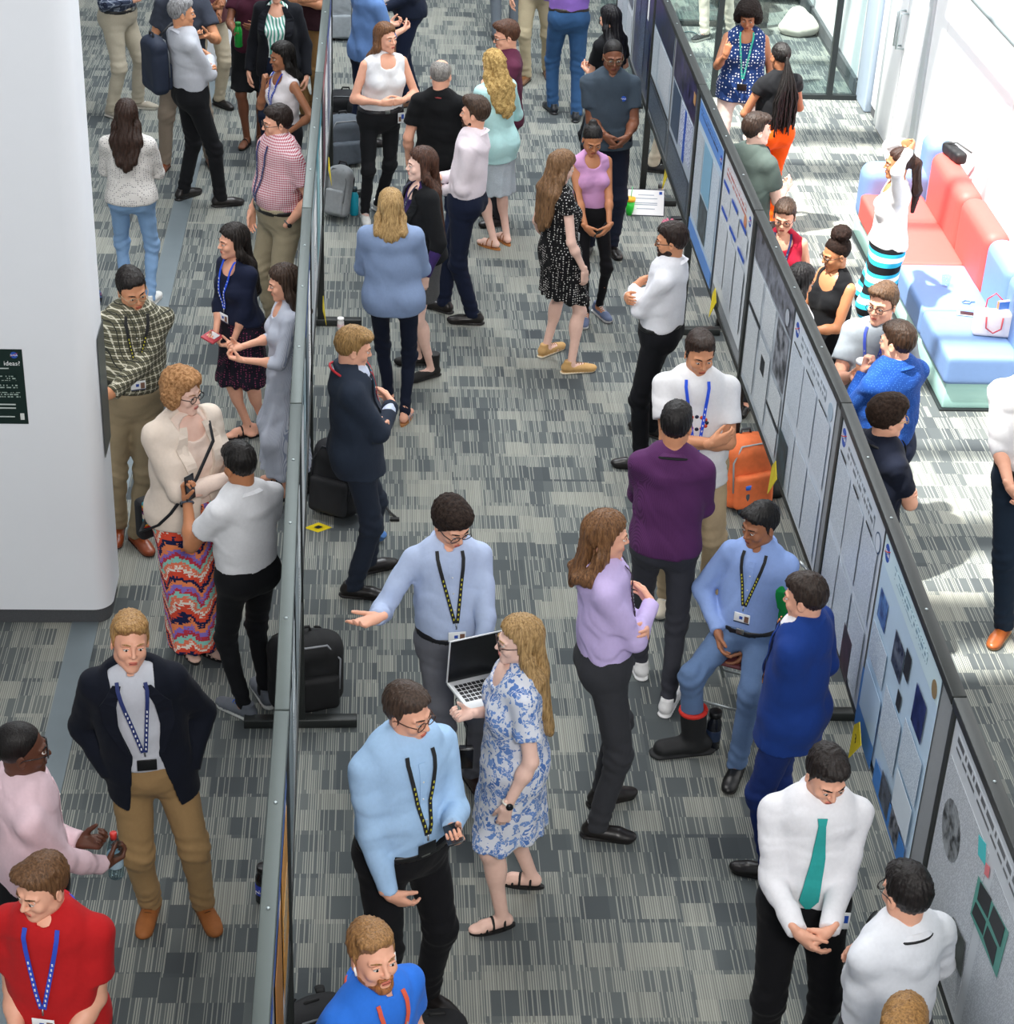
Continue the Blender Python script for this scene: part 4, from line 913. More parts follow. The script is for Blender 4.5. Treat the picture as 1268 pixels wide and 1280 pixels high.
class Sheet:
    """flat printed sheet in a vertical plane; u runs along the plane, content given as rectangles"""
    def __init__(s, origin, ux, nrm): s.o = Vector(origin); s.ux = Vector(ux); s.n = Vector(nrm); s.mb = MB(); s.k = 0
    def P(s, u, z, d): return s.ux*u+Vector((0, 0, z))+s.n*d
    def quad(s, pts, m, d=None, th=.0012):
        s.k += 1; d = d if d is not None else .0025+.0006*s.k; vs = [s.P(u, z, d) for u, z in pts]+[s.P(u, z, d-th) for u, z in pts]; N = len(pts)
        s.mb.add(vs, [tuple(range(N)), tuple(reversed(range(N, 2*N)))]+[(j, j+N, (j+1) % N+N, (j+1) % N) for j in range(N)], m)
    def rect(s, u0, u1, z0, z1, m, **k): s.quad([(u0, z0), (u1, z0), (u1, z1), (u0, z1)], m, **k)
    def disc(s, u, z, r, m, ry=None): s.quad([(u+r*math.cos(a), z+(ry or r)*math.sin(a)) for a in np.linspace(0, 2*math.pi, 20, endpoint=False)], m)
    def text(s, u, z, t, size, m, align='CENTER'): s.k += 1; text_mb(s.mb, t, size, m, s.P(u, z, .003+.0006*s.k), s.ux, (0, 0, 1), .0006, align)
    def logo(s, u, z, r):
        s.disc(u, z, r, inkb); s.text(u, z, 'NASA', r*.78, inkw); s.k += 1
        s.mb.tube([s.P(u-r*1.05, z-r*.35, .003+.0006*s.k), s.P(u, z+r*.12, .003+.0006*s.k), s.P(u+r*1.05, z+r*.75, .003+.0006*s.k)], r*.05, inkr, 4)
    def build(s, name, label, cat, group=None):
        o = s.mb.build(name, None, tuple(s.o)); return tag(o, label, cat, group)
# notice on the column
sh = Sheet((-2.0, 9.82, 1.34), (1, 0, 0), (0, -1, 0)); dk = plain('notice_green_black', '#0f2622', .35, 0, .3, 6)
sh.rect(-.34, .060, 0, .46, dk); sh.logo(.015, .425, .020); sh.text(.045, .375, 'ideas?', .038, inkw, 'RIGHT'); sh.rect(-.10, -.02, .342, .348, mat('print_grey', '#c2ccc8', .6))
tx = textrows('#0f2622', '#9fb0a8', .014, .5)
for z0, z1, w in ((.270, .300, .015), (.225, .250, .02), (.165, .200, .03), (.120, .128, .0), (.098, .106, .0), (.045, .052, -.01)): sh.rect(-.30, w, z0, z1, tx if z1-z0 > .02 else mat('print_grey', '#c2ccc8', .6))
sh.rect(.020, .042, .030, .070, mat('print_pale', '#d8dcd8', .6)); sh.build('notice', 'dark green notice with white lettering taped on the white column', 'notice')
sh = Sheet((-1.556, 9.96, 1.05), (0, 1, 0), (1, 0, 0)); sh.rect(0, .25, 0, .75, plain('notice_grey', '#4d5557', .3, 0, .4, 6)); sh.build('notice', 'narrow grey notice on the side face of the white column behind plaid man', 'notice')
# ---- display boards
felt = plain('board_felt', '#8b8f92', .9, 0, .05, 60); rail = plain('board_rail', '#2d302f', .45, .3, .1, 10); railL = plain('board_rail_worn', '#444d4b', .45, .4, .1, 10)
def board(name, n0, n1, label, z0=.85, z1=1.98, rl=rail, foot=(1, 1), grp='poster display boards'):
    """one bay: felt panel between posts at n0 and n1 (n1 nearer the camera)"""
    (xa, ya), (xb, yb) = n0, n1; L = math.hypot(xa-xb, ya-yb)/2; ang = math.atan2(xb-xa, ya-yb)
    b = empty(name, ((xa+xb)/2, (ya+yb)/2, 0), ang, label=label, cat='display board', group=grp)
    mb = MB(); mb.box((-.012, -L+.03, z0+.02), (.012, L-.03, z1-.03), felt); mb.build('felt_panel', b)
    mb = MB(); mb.box((-.030, -L+.004, z1-.035), (.030, L-.004, z1+.01), rl, .004)
    for t in (-.5, .1, .55): mb.lathe([(.007, 0), (.007, .004), (.003, .006)], alu, (0, t*L, z1+.009), 8)
    mb.build('top_rail', b)
    mb = MB(); mb.box((-.020, -L+.004, z0-.015), (.020, L-.004, z0+.03), rail, .004); mb.build('bottom_rail', b)
    for k_, yy in enumerate((L-.032, -L+.032)):
        if not foot[k_]: continue
        mb = MB(); mb.box((-.026, yy-.026, 0.03), (.026, yy+.026, z1-.036), rail, .004); mb.build('post', b)
        mb = MB(); mb.box((-.31, yy-.035, .0), (.31, yy+.030, .055), rail, .006); mb.build('foot', b)
NR = [(2.28, 19.0), (2.30, 16.48), (2.32, 13.88), (2.355, 11.52), (2.40, 8.96), (2.36, 6.42), (2.35, 4.0)]; XR = 2.335
whichR = ['behind the black haired woman', 'beside the charcoal polo man', 'beside the bearded man in white', 'beside the man in white t-shirt', 'behind the blue suit', 'nearest, beside the teal tie man']
for i in range(6): board('display_board', NR[i], NR[i+1], 'grey display board in the right row, '+whichR[i], foot=(1, 1 if i == 5 else 0))
YL = [16.55, 13.95, 11.42, 8.88, 6.32, 3.8]; XL = -.43
whichL = ['farthest, by the light grey backpack', 'beside woman in striped dress', 'beside the man in dark suit', 'by the round black backpack', 'nearest, above the dark bottle']
XN = [-.45, -.455, -.455, -.42, -.372, -.36]
for i in range(5): board('display_board', (XN[i], YL[i]), (XN[i+1], YL[i+1]), 'edge-on display board in the left row, '+whichL[i], z0=.80, rl=railL, foot=(1, 1 if i == 4 else 0))
# ---- posters, right row (seen from the aisle: u = toward the camera = -y)
def PU(px, py):   # pixel on the board plane -> (distance along -y, height)
    p = atx(px, py, XR-.016); return -p[1], p[2]
def poster_r(corner_pts, base, label):
    us = [PU(*c) for c in corner_pts]; u0 = min(u for u, z in us[:2]+us[2:]); 
    return us
class Poster(Sheet):
    def __init__(s, y0, y1, z0, z1, m, back=None):
        s.y0 = y0; ym = (y0+y1)/2; k = max(i for i in range(6) if NR[i][1] > ym); (xa, ya), (xb, yb) = NR[k], NR[k+1]; sl = (xb-xa)/(ya-yb)
        super().__init__((xa+(ya-y0)*sl-.017, y0, z0), Vector((sl, -1, 0)).normalized(), Vector((-1, -sl, 0)).normalized()); s.w = y0-y1; s.h = z1-z0; s.z0 = z0
        s.rect(0, y0-y1, 0, z1-z0, m, d=.002, th=.002)
    def r(s, a, b, c, d, m): s.rect(a*s.w, b*s.w, c*s.h, d*s.h, m)   # fractions: left,right,bottom,top
T1 = textrows('#c6cfd8', '#98a2ad', .010); T2 = textrows('#c3cad0', '#99a2ab', .009, .7); T3 = textrows('#b4c1cd', '#8796a4', .010, .6); TB = textrows('#c0d2e2', '#8aa0b6', .010, .6)
PG = 'research posters pinned on the right hand boards'
pp = lambda c, n='poster_paper': plain(n, lighter(c), .3, 0, .05, 5)
p = Poster(18.95, 17.75, .93, 1.93, pp('#c3cdd6')); p.r(.04, .96, .86, .97, textrows('#c3cdd6', '#30383f', .05, .8)); p.r(.05, .32, .08, .8, T1); p.r(.36, .64, .08, .8, T3); p.r(.68, .95, .4, .8, photo('#2c3140', '#6a7488')); p.r(.68, .95, .08, .35, T1)
p.build('poster', 'pale poster partly hidden behind black haired woman at top', 'poster', PG)
p = Poster(17.62, 16.52, .93, 1.95, photo('#12142b', '#2b2c5c', 8)); p.r(.05, .95, .86, .97, mat('poster_violet', '#332b66', .4)); p.r(.06, .30, .45, .80, textrows('#1a2340', '#6f7ba0', .02)); p.r(.72, .80, .62, .84, inkw); p.r(.36, .66, .08, .78, textrows('#141d33', '#5f6f92', .02)); p.r(.70, .95, .08, .55, photo('#0c1120', '#26365e'))
p.build('poster', 'dark violet and navy poster above the beige trouser legs', 'poster', PG)
p = Poster(16.36, 15.22, .93, 1.95, pp('#9fb0c0')); p.r(0, 1, .72, 1, photo('#0c0e16', '#2a2f55', 9)); p.r(.05, .30, .30, .70, T3); p.r(.36, .94, .36, .70, T1); p.r(0, 1, 0, .26, mat('poster_slate', '#39424f', .4)); p.r(.05, .95, .03, .23, textrows('#39424f', '#6c7889')); p.r(.0, 1, .27, .30, ink)
p.build('poster', 'poster with black starry header and slate foot beside first post', 'poster', PG)
p = Poster(15.12, 13.96, .90, 1.95, pp('#8fa1b4')); p.r(0, 1, .70, 1, photo('#0d0f18', '#403a66', 9)); p.r(.04, .40, .32, .68, mat('poster_slate2', '#3b4c63', .4)); p.r(.45, .95, .36, .68, textrows('#c5d0e2', '#3a4d9a', .02, .6)); p.r(.62, .70, .30, .68, inkb); p.r(0, 1, 0, .28, mat('poster_slate', '#39424f', .4)); p.r(.05, .95, .03, .25, textrows('#39424f', '#6c7889')); p.r(.9, .98, .84, .92, mat('poster_ochre', '#b98a58', .5))
p.build('poster', 'dark headed poster with blue text columns right of starry poster', 'poster', PG)
p = Poster(13.80, 12.72, .88, 1.93, mat('poster_edge_dark', '#20344e', .4)); p.r(.015, .985, .01, .99, pp('#a8c4da')); p.r(.02, .98, .84, .98, mat('poster_blue', '#5b8fd6', .4)); p.r(.08, .8, .89, .94, textrows('#5b8fd6', '#23406f', .035, .7)); p.logo(.93*p.w, .90*p.h, .035)
p.r(.04, .30, .16, .80, T3); p.r(.34, .66, .44, .80, mat('poster_lblue', '#7fb0cc', .4)); p.r(.34, .64, .16, .42, photo('#141c22', '#50606a', 14)); p.r(.70, .96, .16, .80, TB); p.r(.02, .98, .01, .12, mat('poster_blue', '#5b8fd6', .4))
p.build('poster', 'blue bordered poster with bright blue header in the second bay', 'poster', PG)
p = Poster(12.66, 11.58, .98, 1.93, pp('#c3ccd3')); p.r(.1, .8, .88, .96, textrows('#c3ccd3', '#a5433a', .035, .75)); p.logo(.93*p.w, .92*p.h, .035); p.disc(.80*p.w, .86*p.h, .045, mat('seal_orange', '#c98763', .5))
for a in (.05, .37, .69): p.r(a, a+.26, .66, .80, T1); p.r(a, a+.22, .60, .63, inkb); p.r(a, a+.26, .10, .56, T1); p.r(a, a+.2, .80, .83, inkb)
p.build('poster', 'white poster with red title and orange seal in the second bay', 'poster', PG)
p = Poster(11.42, 10.22, .88, 1.94, photo('#8a939d', '#bcc5ce', 5)); p.r(0, 1, .80, 1, photo('#181b24', '#7a7e8c', 10)); p.r(.03, .30, .52, .78, T2); p.r(.36, .64, .52, .78, T2); p.r(.70, .97, .45, .78, photo('#20242c', '#9a9ea8', 12)); p.r(.0, .33, .49, .515, ink); p.r(.03, .30, .05, .48, T2); p.r(.36, .64, .05, .48, T2); p.r(.44, .54, .30, .40, ink); p.r(.70, .97, .24, .42, T2); p.r(.67, 1, .215, .24, ink); p.r(.70, .97, .05, .2, T2); p.disc(.90*p.w, .88*p.h, .05, mat('seal_grey', '#a9b0ba', .5))
p.build('poster', 'grey poster with moon photograph header in the third bay', 'poster', PG)
p = Poster(10.18, 9.08, .86, 1.93, pp('#bccada')); p.logo(.08*p.w, .93*p.h, .045); p.disc(.92*p.w, .90*p.h, .05, mat('seal_pale', '#9fb3c4', .5)); p.r(.2, .8, .89, .96, textrows('#bccada', '#5a6c7c', .04, .6))
for a in (.04, .36, .68): p.r(a, a+.28, .48, .84, textrows('#b6c4d4', '#94a5b6', .011, .5)); p.r(a, a+.28, .05, .42, textrows('#b6c4d4', '#94a5b6', .011, .5)); p.r(a+.02, a+.2, .845, .855, ink)
p.r(.0, .22, .04, .30, photo('#0c141c', '#2e5260', 10)); p.build('poster', 'pale blue poster with round blue logo and dark picture low at left, third bay', 'poster', PG)
p = Poster(8.92, 7.82, .86, 1.93, pp('#bccada')); p.logo(.08*p.w, .93*p.h, .050); p.disc(.93*p.w, .88*p.h, .055, mat('seal_ring', '#2c4a6c', .5)); p.disc(.93*p.w, .88*p.h, .046, pp('#bccada'))
p.r(.2, .82, .88, .95, textrows('#bccada', '#3f4e5c', .04, .65))
for a in (.04, .36, .68): p.r(a, a+.28, .46, .84, textrows('#b6c4d4', '#8c9eb0', .011, .6)); p.r(a, a+.28, .06, .42, textrows('#b6c4d4', '#8c9eb0', .011, .6)); p.r(a+.03, a+.16, .85, .862, ink)
p.r(.62, .80, .02, .24, photo('#0c0e12', '#452c38', 14)); p.build('poster', 'pale poster with logo, ring seal and black picture at bottom, fourth bay', 'poster', PG)
p = Poster(7.78, 6.62, .84, 1.94, pp('#a9cbe6')); p.r(0, 1, .86, 1, pp('#bfe0ea', 'poster_header')); p.logo(.06*p.w, .93*p.h, .045); p.disc(.94*p.w, .90*p.h, .042, mat('seal_bronze', '#8a7450', .5)); p.r(.2, .8, .91, .96, textrows('#bfe0ea', '#4a7a92', .03, .6))
p.r(.06, .20, .62, .76, photo('#122a6a', '#5f8ac8', 14)); p.r(.36, .52, .60, .76, photo('#20242c', '#6c7480', 18)); p.r(.54, .62, .68, .80, ink); p.r(.52, .58, .5, .58, ink); p.r(.74, .90, .60, .78, photo('#101638', '#2a3468', 14)); p.r(.04, .30, .40, .58, TB); p.r(.36, .64, .22, .48, TB); p.r(.68, .97, .34, .56, TB); p.r(.0, .33, .0, .30, mat('poster_blue2', '#3f7fc8', .4)); p.r(.03, .33, .12, .36, pp('#9fc3e2', 'poster_mid'))
p.r(.40, .96, .0, .12, mat('poster_blue2', '#3f7fc8', .4)); p.r(.70, .96, .14, .32, pp('#c9dcea', 'poster_pale')); p.r(.52, .68, .02, .16, photo('#1a1d24', '#5c6470', 20)); p.r(.72, .86, .02, .14, photo('#15181c', '#8a8f98', 20))
p.build('poster', 'light blue poster with small photographs, right of ring seal poster', 'poster', PG)
def G(px, py): u, z = PU(px, py); return u+6.40, z
p = Poster(6.40, 4.3, .86, 1.93, pp('#b6bfc8')); p.r(.05, .95, .90, .97, textrows('#b6bfc8', '#2b3036', .05, .8))
for a in (.03, .36, .68): p.r(a, a+.29, .05, .84, textrows('#b0b9c2', '#868f99', .010, .65))
def gq(pts, m): p.quad([(G(*q_)[0], G(*q_)[1]-.86) for q_ in pts], m)
c0 = G(1184, 1038); p.disc(c0[0], c0[1]-.86, .13, photo('#15181b', '#9aa0a4', 16))
gq([(1218, 1068), (1219, 1043), (1228, 1055), (1227, 1082)], mat('chart_teal', '#3fc0c4', .5)); gq([(1226, 1092), (1228, 1078), (1233, 1084), (1231, 1098)], mat('chart_red', '#d8747a', .5))
gq([(1209, 1142), (1219, 1095), (1257, 1166), (1242, 1222)], mat('chart_green', '#4f9488', .5))
for q_ in ([(1211, 1141), (1216, 1127), (1229, 1152), (1225, 1170)], [(1218, 1124), (1222, 1102), (1236, 1124), (1231, 1148)], [(1226, 1172), (1231, 1157), (1243, 1184), (1238, 1208)], [(1233, 1150), (1239, 1132), (1253, 1160), (1247, 1184)]): gq(q_, ink)
gq([(1183, 1185), (1188, 1146), (1203, 1178), (1198, 1222)], photo('#2c3230', '#4a5250'))
p.build('poster', 'grey text poster with round crater photo and four black pictures at right edge', 'poster', PG)
# posters on the left row, both faces
def poster_l(y0, y1, z0, z1, face, cols, label):
    k = max(i for i in range(5) if YL[i] > (y0+y1)/2); sl = (XN[k+1]-XN[k])/(YL[k]-YL[k+1]); x0 = XN[k]+(YL[k]-y0)*sl
    s = Sheet((x0+face*.016, y0, z0), Vector((sl, -1, 0)).normalized(), Vector((face, face*sl, 0)).normalized()); w = y0-y1; h = z1-z0
    s.mb.box((-.003 if face > 0 else .001, -w, 0), (-.001 if face > 0 else .003, 0, h), pp(cols[0])); s.rect(0, w, h*.8, h, mat('poster_c', cols[1], .4)); s.rect(.05*w, .45*w, .1*h, .75*h, mat('poster_c', cols[2], .4)); s.rect(.55*w, .95*w, .1*h, .75*h, mat('poster_c', cols[3], .4)); s.rect(.1*w, .4*w, .3*h, .5*h, textrows(cols[2], '#555f6a'))
    s.build('poster', label, 'poster', 'posters pinned on the left hand boards')
LC = [(16.4, 15.3, ('#c9ced6', '#3d4c8a', '#e4e6ea', '#77809a')), (15.2, 14.1, ('#b9c2c8', '#8a3c48', '#dfe4e6', '#5c3444')), (13.8, 12.7, ('#c4d2d6', '#3f8a9a', '#e2ebec', '#8ab8be')), (12.6, 11.55, ('#d8dcde', '#8fa2a8', '#eceeef', '#b8c0c4')), (11.3, 10.2, ('#c5ccd0', '#2f5fb0', '#ffffff', '#6f7f8a')), (10.1, 9.0, ('#dfe3e4', '#9fb0b4', '#8fa6ae', '#d5dadc')), (8.7, 7.6, ('#a9b4b8', '#55666c', '#c5ced0', '#8b989c')), (7.5, 6.45, ('#9aa6aa', '#4c5a60', '#b8c2c4', '#7f8c90')), (6.2, 5.1, ('#dfe2e4', '#3a5aa0', '#c98a2c', '#b5762a')), (5.0, 3.95, ('#e6e8ea', '#2b4a9a', '#c98a2c', '#1c2a4a'))]
nmL = ['blue headed poster at far end', 'maroon headed poster above the grey backpack', 'teal headed poster above the teal bottle', 'pale poster left of the blonde woman in blazer', 'blue headed poster left of the man in suit', 'pale grey poster above black backpack with straps', 'dull grey poster left of the gesturing man', 'dark grey poster above the round black backpack', 'poster with ochre panel above the dark bottle', 'ochre and navy poster nearest the camera']
for (y0, y1, c), nm in zip(LC, nmL): poster_l(y0, y1, .92, 1.90, 1, c, nm+', left hand row, seen edge-on')
# yellow number tags
yel = mat('tag_yellow', '#e3cc1c', .5)
def ytag(px, py, z, txt, label, face=-1, tilt=.35):
    x = XR-.03 if face < 0 else XL+.03; p0 = atx(px, py, x); mb = MB(); w, h = .085, .17
    mb.add([(0, -w, 0), (0, 0, .075), (0, w*.9, 0), (-.02*face*-1, .02, -h*.95), (.003, -w, 0), (.003, 0, .075), (.003, w*.9, 0), (.003-.02*face*-1, .02, -h*.95)], [(0, 1, 2, 3), (7, 6, 5, 4), (0, 4, 5, 1), (1, 5, 6, 2), (2, 6, 7, 3), (3, 7, 4, 0)], yel)
    if txt: text_mb(mb, txt, .07, ink, (-.006 if face < 0 else .008, 0, -.03), (0, face, 0), (0, 0, 1), .001)
    tag(mb.build('number_tag', None, (x, p0[1], p0[2])), label, 'tag', 'yellow number tags on the boards')
ytag(833, 215, 0, None, 'yellow tag under the board right of black shoes'); ytag(893, 372, 0, None, 'yellow tag under the board right of the bearded man'); ytag(968, 590, 0, None, 'yellow tag under the board beside the orange backpack'); ytag(1072, 918, 0, '3', 'yellow tag with a number under the board beside blue suit')
ytag(404, 382, 0, None, 'yellow tag on left row near the white bottle', 1); ytag(381, 925, 0, None, 'yellow tag on left row beside the nearest foot bar', 1); ytag(411, 208, 0, None, 'yellow tag on left row above the light grey backpack', 1)
p0 = at(398, 660); mb = MB(); mb.add([(-.09, 0, .002), (0, -.055, .002), (.085, .005, .004), (.0, .06, .006), (-.09, 0, 0), (0, -.055, 0), (.085, .005, 0), (.0, .06, 0)], [(0, 1, 2, 3), (7, 6, 5, 4), (0, 4, 5, 1), (1, 5, 6, 2), (2, 6, 7, 3), (3, 7, 4, 0)], yel); mb.add([(-.03, -.004, .008), (.0, -.02, .008), (.03, .004, .008), (0, .02, .008)], [(0, 1, 2, 3)], ink)
tag(mb.build('number_tag', None, tuple(p0)), 'yellow paper tag lying on the carpet beside the left boards', 'tag', 'yellow number tags on the boards')
# ---- glass screen across the right aisle
gs = empty('glass_screen', (3.9, 19.36, 0), label='clear glass screen in a dark frame across the far right aisle', cat='screen'); gp = glassmat('glass', '#e6eeee')
mb = MB(); mb.box((-1.6, -.03, 0), (.92, .03, .05), darkfr); mb.build('bottom_rail', gs)
q1 = at(1035, 122); 
for xx in (q1[0]-3.9, -.55): mb = MB(); mb.box((xx-.028, -.03, .05), (xx+.028, .03, 3.0), darkfr); mb.build('post', gs)
for a, b in ((-1.55, -.58), (-.52, q1[0]-3.93), (q1[0]-3.87, .90)): mb = MB(); mb.box((a, -.006, .05), (b, .006, 3.0), gp); mb.build('pane', gs)
gs2 = empty('glass_screen', (4.0, 21.7, 0), label='second glass screen with dark rail behind the white bag', cat='screen'); mb = MB(); mb.box((-1.6, -.03, 0), (.28, .03, .06), darkfr); mb.build('bottom_rail', gs2)
mb = MB(); mb.box((.23, -.03, .06), (.29, .03, 3.0), darkfr); mb.build('post', gs2); mb = MB(); mb.box((-1.6, -.006, .06), (.23, .006, 3.0), gp); mb.build('pane', gs2)
# armchairs behind
lea = plain('black_leather', '#3a3f40', .35, 0, .1, 12)
for i, (px, py) in enumerate(((925, 24), (992, 12))):
    a = at(px, py); ch = empty('armchair', (a[0]-.24*i, a[1]+.42, 0), .25-.35*i, label=('dark leather armchair behind glass, left of the pair' if i == 0 else 'dark leather armchair behind glass, right of the pair near white bag'), cat='armchair')
    for nm, c, hs, r in (('seat', (0, 0, .30), (.30, .30, .14), .05), ('backrest', (0, .30, .48), (.36, .09, .32), .06), ('armrest', (-.26, 0, .38), (.06, .32, .20), .05), ('armrest', (.26, 0, .38), (.06, .32, .20), .05)):
        v, q_ = solidify([rbox(c, A3(hs)*A3((.72, .85, 1)), r)], .022); link(nm, np_mesh(nm, v, q_, [lea]), ch)
# ---- the sofa: modules on a glossy pale plinth
red = plain('sofa_red', '#d2554e', .6, 0, .05, 25, .1); blu = plain('sofa_blue', '#6d8ab8', .6, 0, .05, 25, .1); pli = plain('sofa_plinth', '#a9d3cc', .12, 0, .03, 3)
so = empty('sofa', (4.45, 14.3, 0), label='long modular sofa of red and blue blocks against the white wall', cat='sofa')
mb = MB(); mb.box((-.36, -1.66, .015), (.42, 1.60, .22), pli, .01); mb.box((-.38, -1.68, 0), (.42, 1.62, .015), darkfr); mb.build('plinth', so)
mods = [(-1.70, -.90, blu), (-.90, -.06, blu), (-.06, .78, red), (.78, 1.40, red)]
for a, b, m in mods:
    v, q_ = solidify([rbox((-.12, (a+b)/2, .335), (.27, (b-a)/2-.002, .115), .030)], .02); link('seat_cushion', np_mesh('seat_cushion', v, q_, [m]), so)
for a, b, m in [(-1.72, -1.12, blu), (-1.12, -.52, blu), (-.52, .30, red), (.30, 1.30, red)]:
    v, q_ = solidify([rbox((.235, (a+b)/2, .55), (.105, (b-a)/2-.002, .34), .09)], .02); link('back_cushion', np_mesh('back_cushion', v, q_, [m]), so)
v, q_ = solidify([rbox((-.06, 1.50, .42), (.32, .14, .26), .11)], .02); link('armrest', np_mesh('armrest', v, q_, [blu]), so)
v, q_ = solidify([rbox((.235, 1.50, .60), (.11, .16, .34), .10)], .02); link('back_cushion', np_mesh('back_cushion', v, q_, [blu]), so)
# ------------------------------------------------------------------ everyone in the photograph
FP = lambda c: cloth('plain', c)
PALE, FAIR, TAN, OLV, BRN, DRK, DK2 = '#ecc6b6', '#e6ad92', '#d0946f', '#b87d58', '#a06c4e', '#784c36', '#573526'
BLK, NVY, CHR = FP('#17181b'), FP('#1a2238'), FP('#37383d')
def HX(px, py, z, kind=None, pose=None):   # hand at a place in the photo; keeps the elbow and palm of a preset
    b = ARMS[kind or 'hold']; return (('px', px, py, z, .08 if kind in ('hip', 'down') else .27), b[1], b[2], b[3], pose if pose else b[4])
I = {}
# ---- left aisle
I['plaidman'] = person('man in dark plaid shirt and beige trousers at top left, head out of frame', (140, -92), [(146, 147), (178, 136)], yaw=115, bw=1.15, upper=('shirt', cloth('plaid', '#3b4458', '#8d96a6', '#22283a')), lower=('trousers', FP('#b5ad9b')), belt='#17181a', shoes=('sneaker', '#a79f90', '#c9c4ba'), q=1.25, R='belly', L='belly')
I['slate'] = person('man in dark slate t-shirt and taupe trousers behind man in pale grey shirt', (226, -46), [(206, 214), (263, 207)], yaw=178, skin=TAN, upper=('tee', FP('#3a3f4b')), sleeve='short', tuck=False, lower=('trousers', FP('#86796b')), shoes=('dress', '#7a3f1e'), q=1.25, L=HX(258, 44, 1.16), R='down', lanyard=('#2546b8', 1.2))
I['khaki2'] = person('man in cream trousers and black shoes standing left of the far column', (262, -90), [(246, 140), (277, 134)], yaw=150, skin=BRN, upper=('tee', FP('#5a3438')), sleeve='short', tuck=False, lower=('trousers', FP('#bdb29c')), q=1.3, L=HX(272, 30, 1.1, 'hold'), R='hold')
I['grey'] = person('grey haired man in pale grey shirt and black trousers with a navy backpack', (224, -4), [(236, 247), (283, 256)], yaw=60, hair=('short', '#77777a', '#b9b9bb'), upper=('shirt', FP('#b9bcc4')), lower=('trousers', BLK), R='cross', L='crossin', head=(15, 5), skin=TAN)
I['dotblouse'] = person('woman seen from behind in white dotted blouse and light blue jeans', (157, 124), [(160, 374), (189, 379)], yaw=2, fem=True, hair=('wavy', '#2a1d18', '#4a342a', 1.24), bw=1.12, upper=('blouse', cloth('dots', '#d9d6d2', '#6d6a70', sc=.62)), tuck=False, hem=.93, sleeve='elbow', lower=('trousers', FP('#86a8cf')), slim=.95, shoes=('sneaker', '#d8d8d4', '#e8e8e4'), R='hold', L='hold', skin=TAN, head=(0, 12), extra=None, wr=.005)
I['hidden'] = person('person in dark floral top mostly hidden behind the white column', (97, 292), None, 90, h=1.68, fem=True, hair=('shoulder', '#6a4534'), upper=('blouse', cloth('floral', '#20242f', '#b0485a', '#3a6a9a')), tuck=False, sleeve='short', skin=FAIR, q=1.2)
I['maroon'] = person('woman in maroon top and short black skirt with black sandals at top', (316, -62), [(308, 184), (324, 181)], yaw=185, fem=True, skin=DRK, hair=('bun', '#15110f'), upper=('scoop', FP('#3f1b2a')), tuck=False, sleeve='short', lower=('skirt', BLK, .56, .17, .004), shoes=('sandal', '#191818'), R=HX(294, 42, 1.15, 'hold'), L='belly', q=1.25)
I['blkblazer'] = person('woman in open black blazer over a white striped top at top', (346, -34), None, 188, h=1.78, fem=True, hair=('short', '#5a4030'), upper=('blouse', cloth('stripe', '#e2ebe9', '#4f9c8c', sc=4)), lower=('trousers', FP('#1b2336')), jacket=('open', FP('#15171d'), dict(hem=.84)), R='down', L='down', q=1.15, stance=.09)
I['whitetop'] = person('woman with black hair and hand at chin in white sleeveless top', (352, 52), None, 236, h=1.62, fem=True, skin=BRN, hair=('shoulder', '#14110f'), upper=('blouse', FP('#ded9dc')), sleeve='none', lower=('skirt', FP('#2a2a30'), .55, .19, .003), R='chin', L='hip', lanyard=('#2546b8', 1.18), shoes=('flat', '#1a1a1a'), head=(10, 8))
I['gingham'] = person('man with glasses in red gingham shirt and khaki trousers, hand in pocket', (347, 131), None, 238, h=1.80, bw=1.22, belly=.035, hair=('short', '#241a16'), upper=('shirt', cloth('gingham', '#e6dade', '#a8324c', sc=1.5)), sleeve='short', lower=('trousers', FP('#9b9078')), belt='#1b1715', glasses='#4a3b34', L='pocket', R='down', watch=('L', '#4c5054'), lanyard=('#3a3f6a', 1.05, 'white'), skin=FAIR, head=(15, 6), stance=.12)
I['tanpants'] = person('man in dark maroon shirt and tan trousers against the left boards at top', (388, -88), [(380, 152), (396, 150)], yaw=205, skin=TAN, upper=('tee', FP('#2f1a20')), sleeve='short', tuck=False, lower=('trousers', FP('#97744a')), R='cross', L='crossin', q=1.25, shoes=('dress', '#3a2a20'))
I['phonewoman'] = person('smiling woman with long black hair in navy top and dark skirt holding a red wallet', (291, 280), [(303, 546), (322, 540)], yaw=228, fem=True, hair=('long', '#15110f', '#3a322e', 1.16), upper=('scoop', FP('#1b2136')), sleeve='elbow', tuck=False, hem=1.0, lower=('skirt', cloth('dots', '#1d1a26', '#8a3a5c', sc=.7), .50, .21, .006), R=HX(268, 432, 1.02, 'hold'), L=HX(288, 438, 1.0, 'hold'), lanyard=('#1c4fd6', 1.10), shoes=('flat', '#1c1a1a'), skin=FAIR, head=(18, 4))
I['seersucker'] = person('woman with straight dark hair in long pale striped dress', (353, 331), None, 262, h=1.62, fem=True, hair=('shoulder', '#2a1f1a', '#5a463a'), upper=('dress', cloth('stripe', '#cfd4de', '#98a1b8', sc=.8), dict(skirt=(.22, .22, .007))), sleeve='elbow', lower=None, R='hold', L='hold', shoes=('sandal', '#2a211c'), skin=FAIR, head=(0, 12))
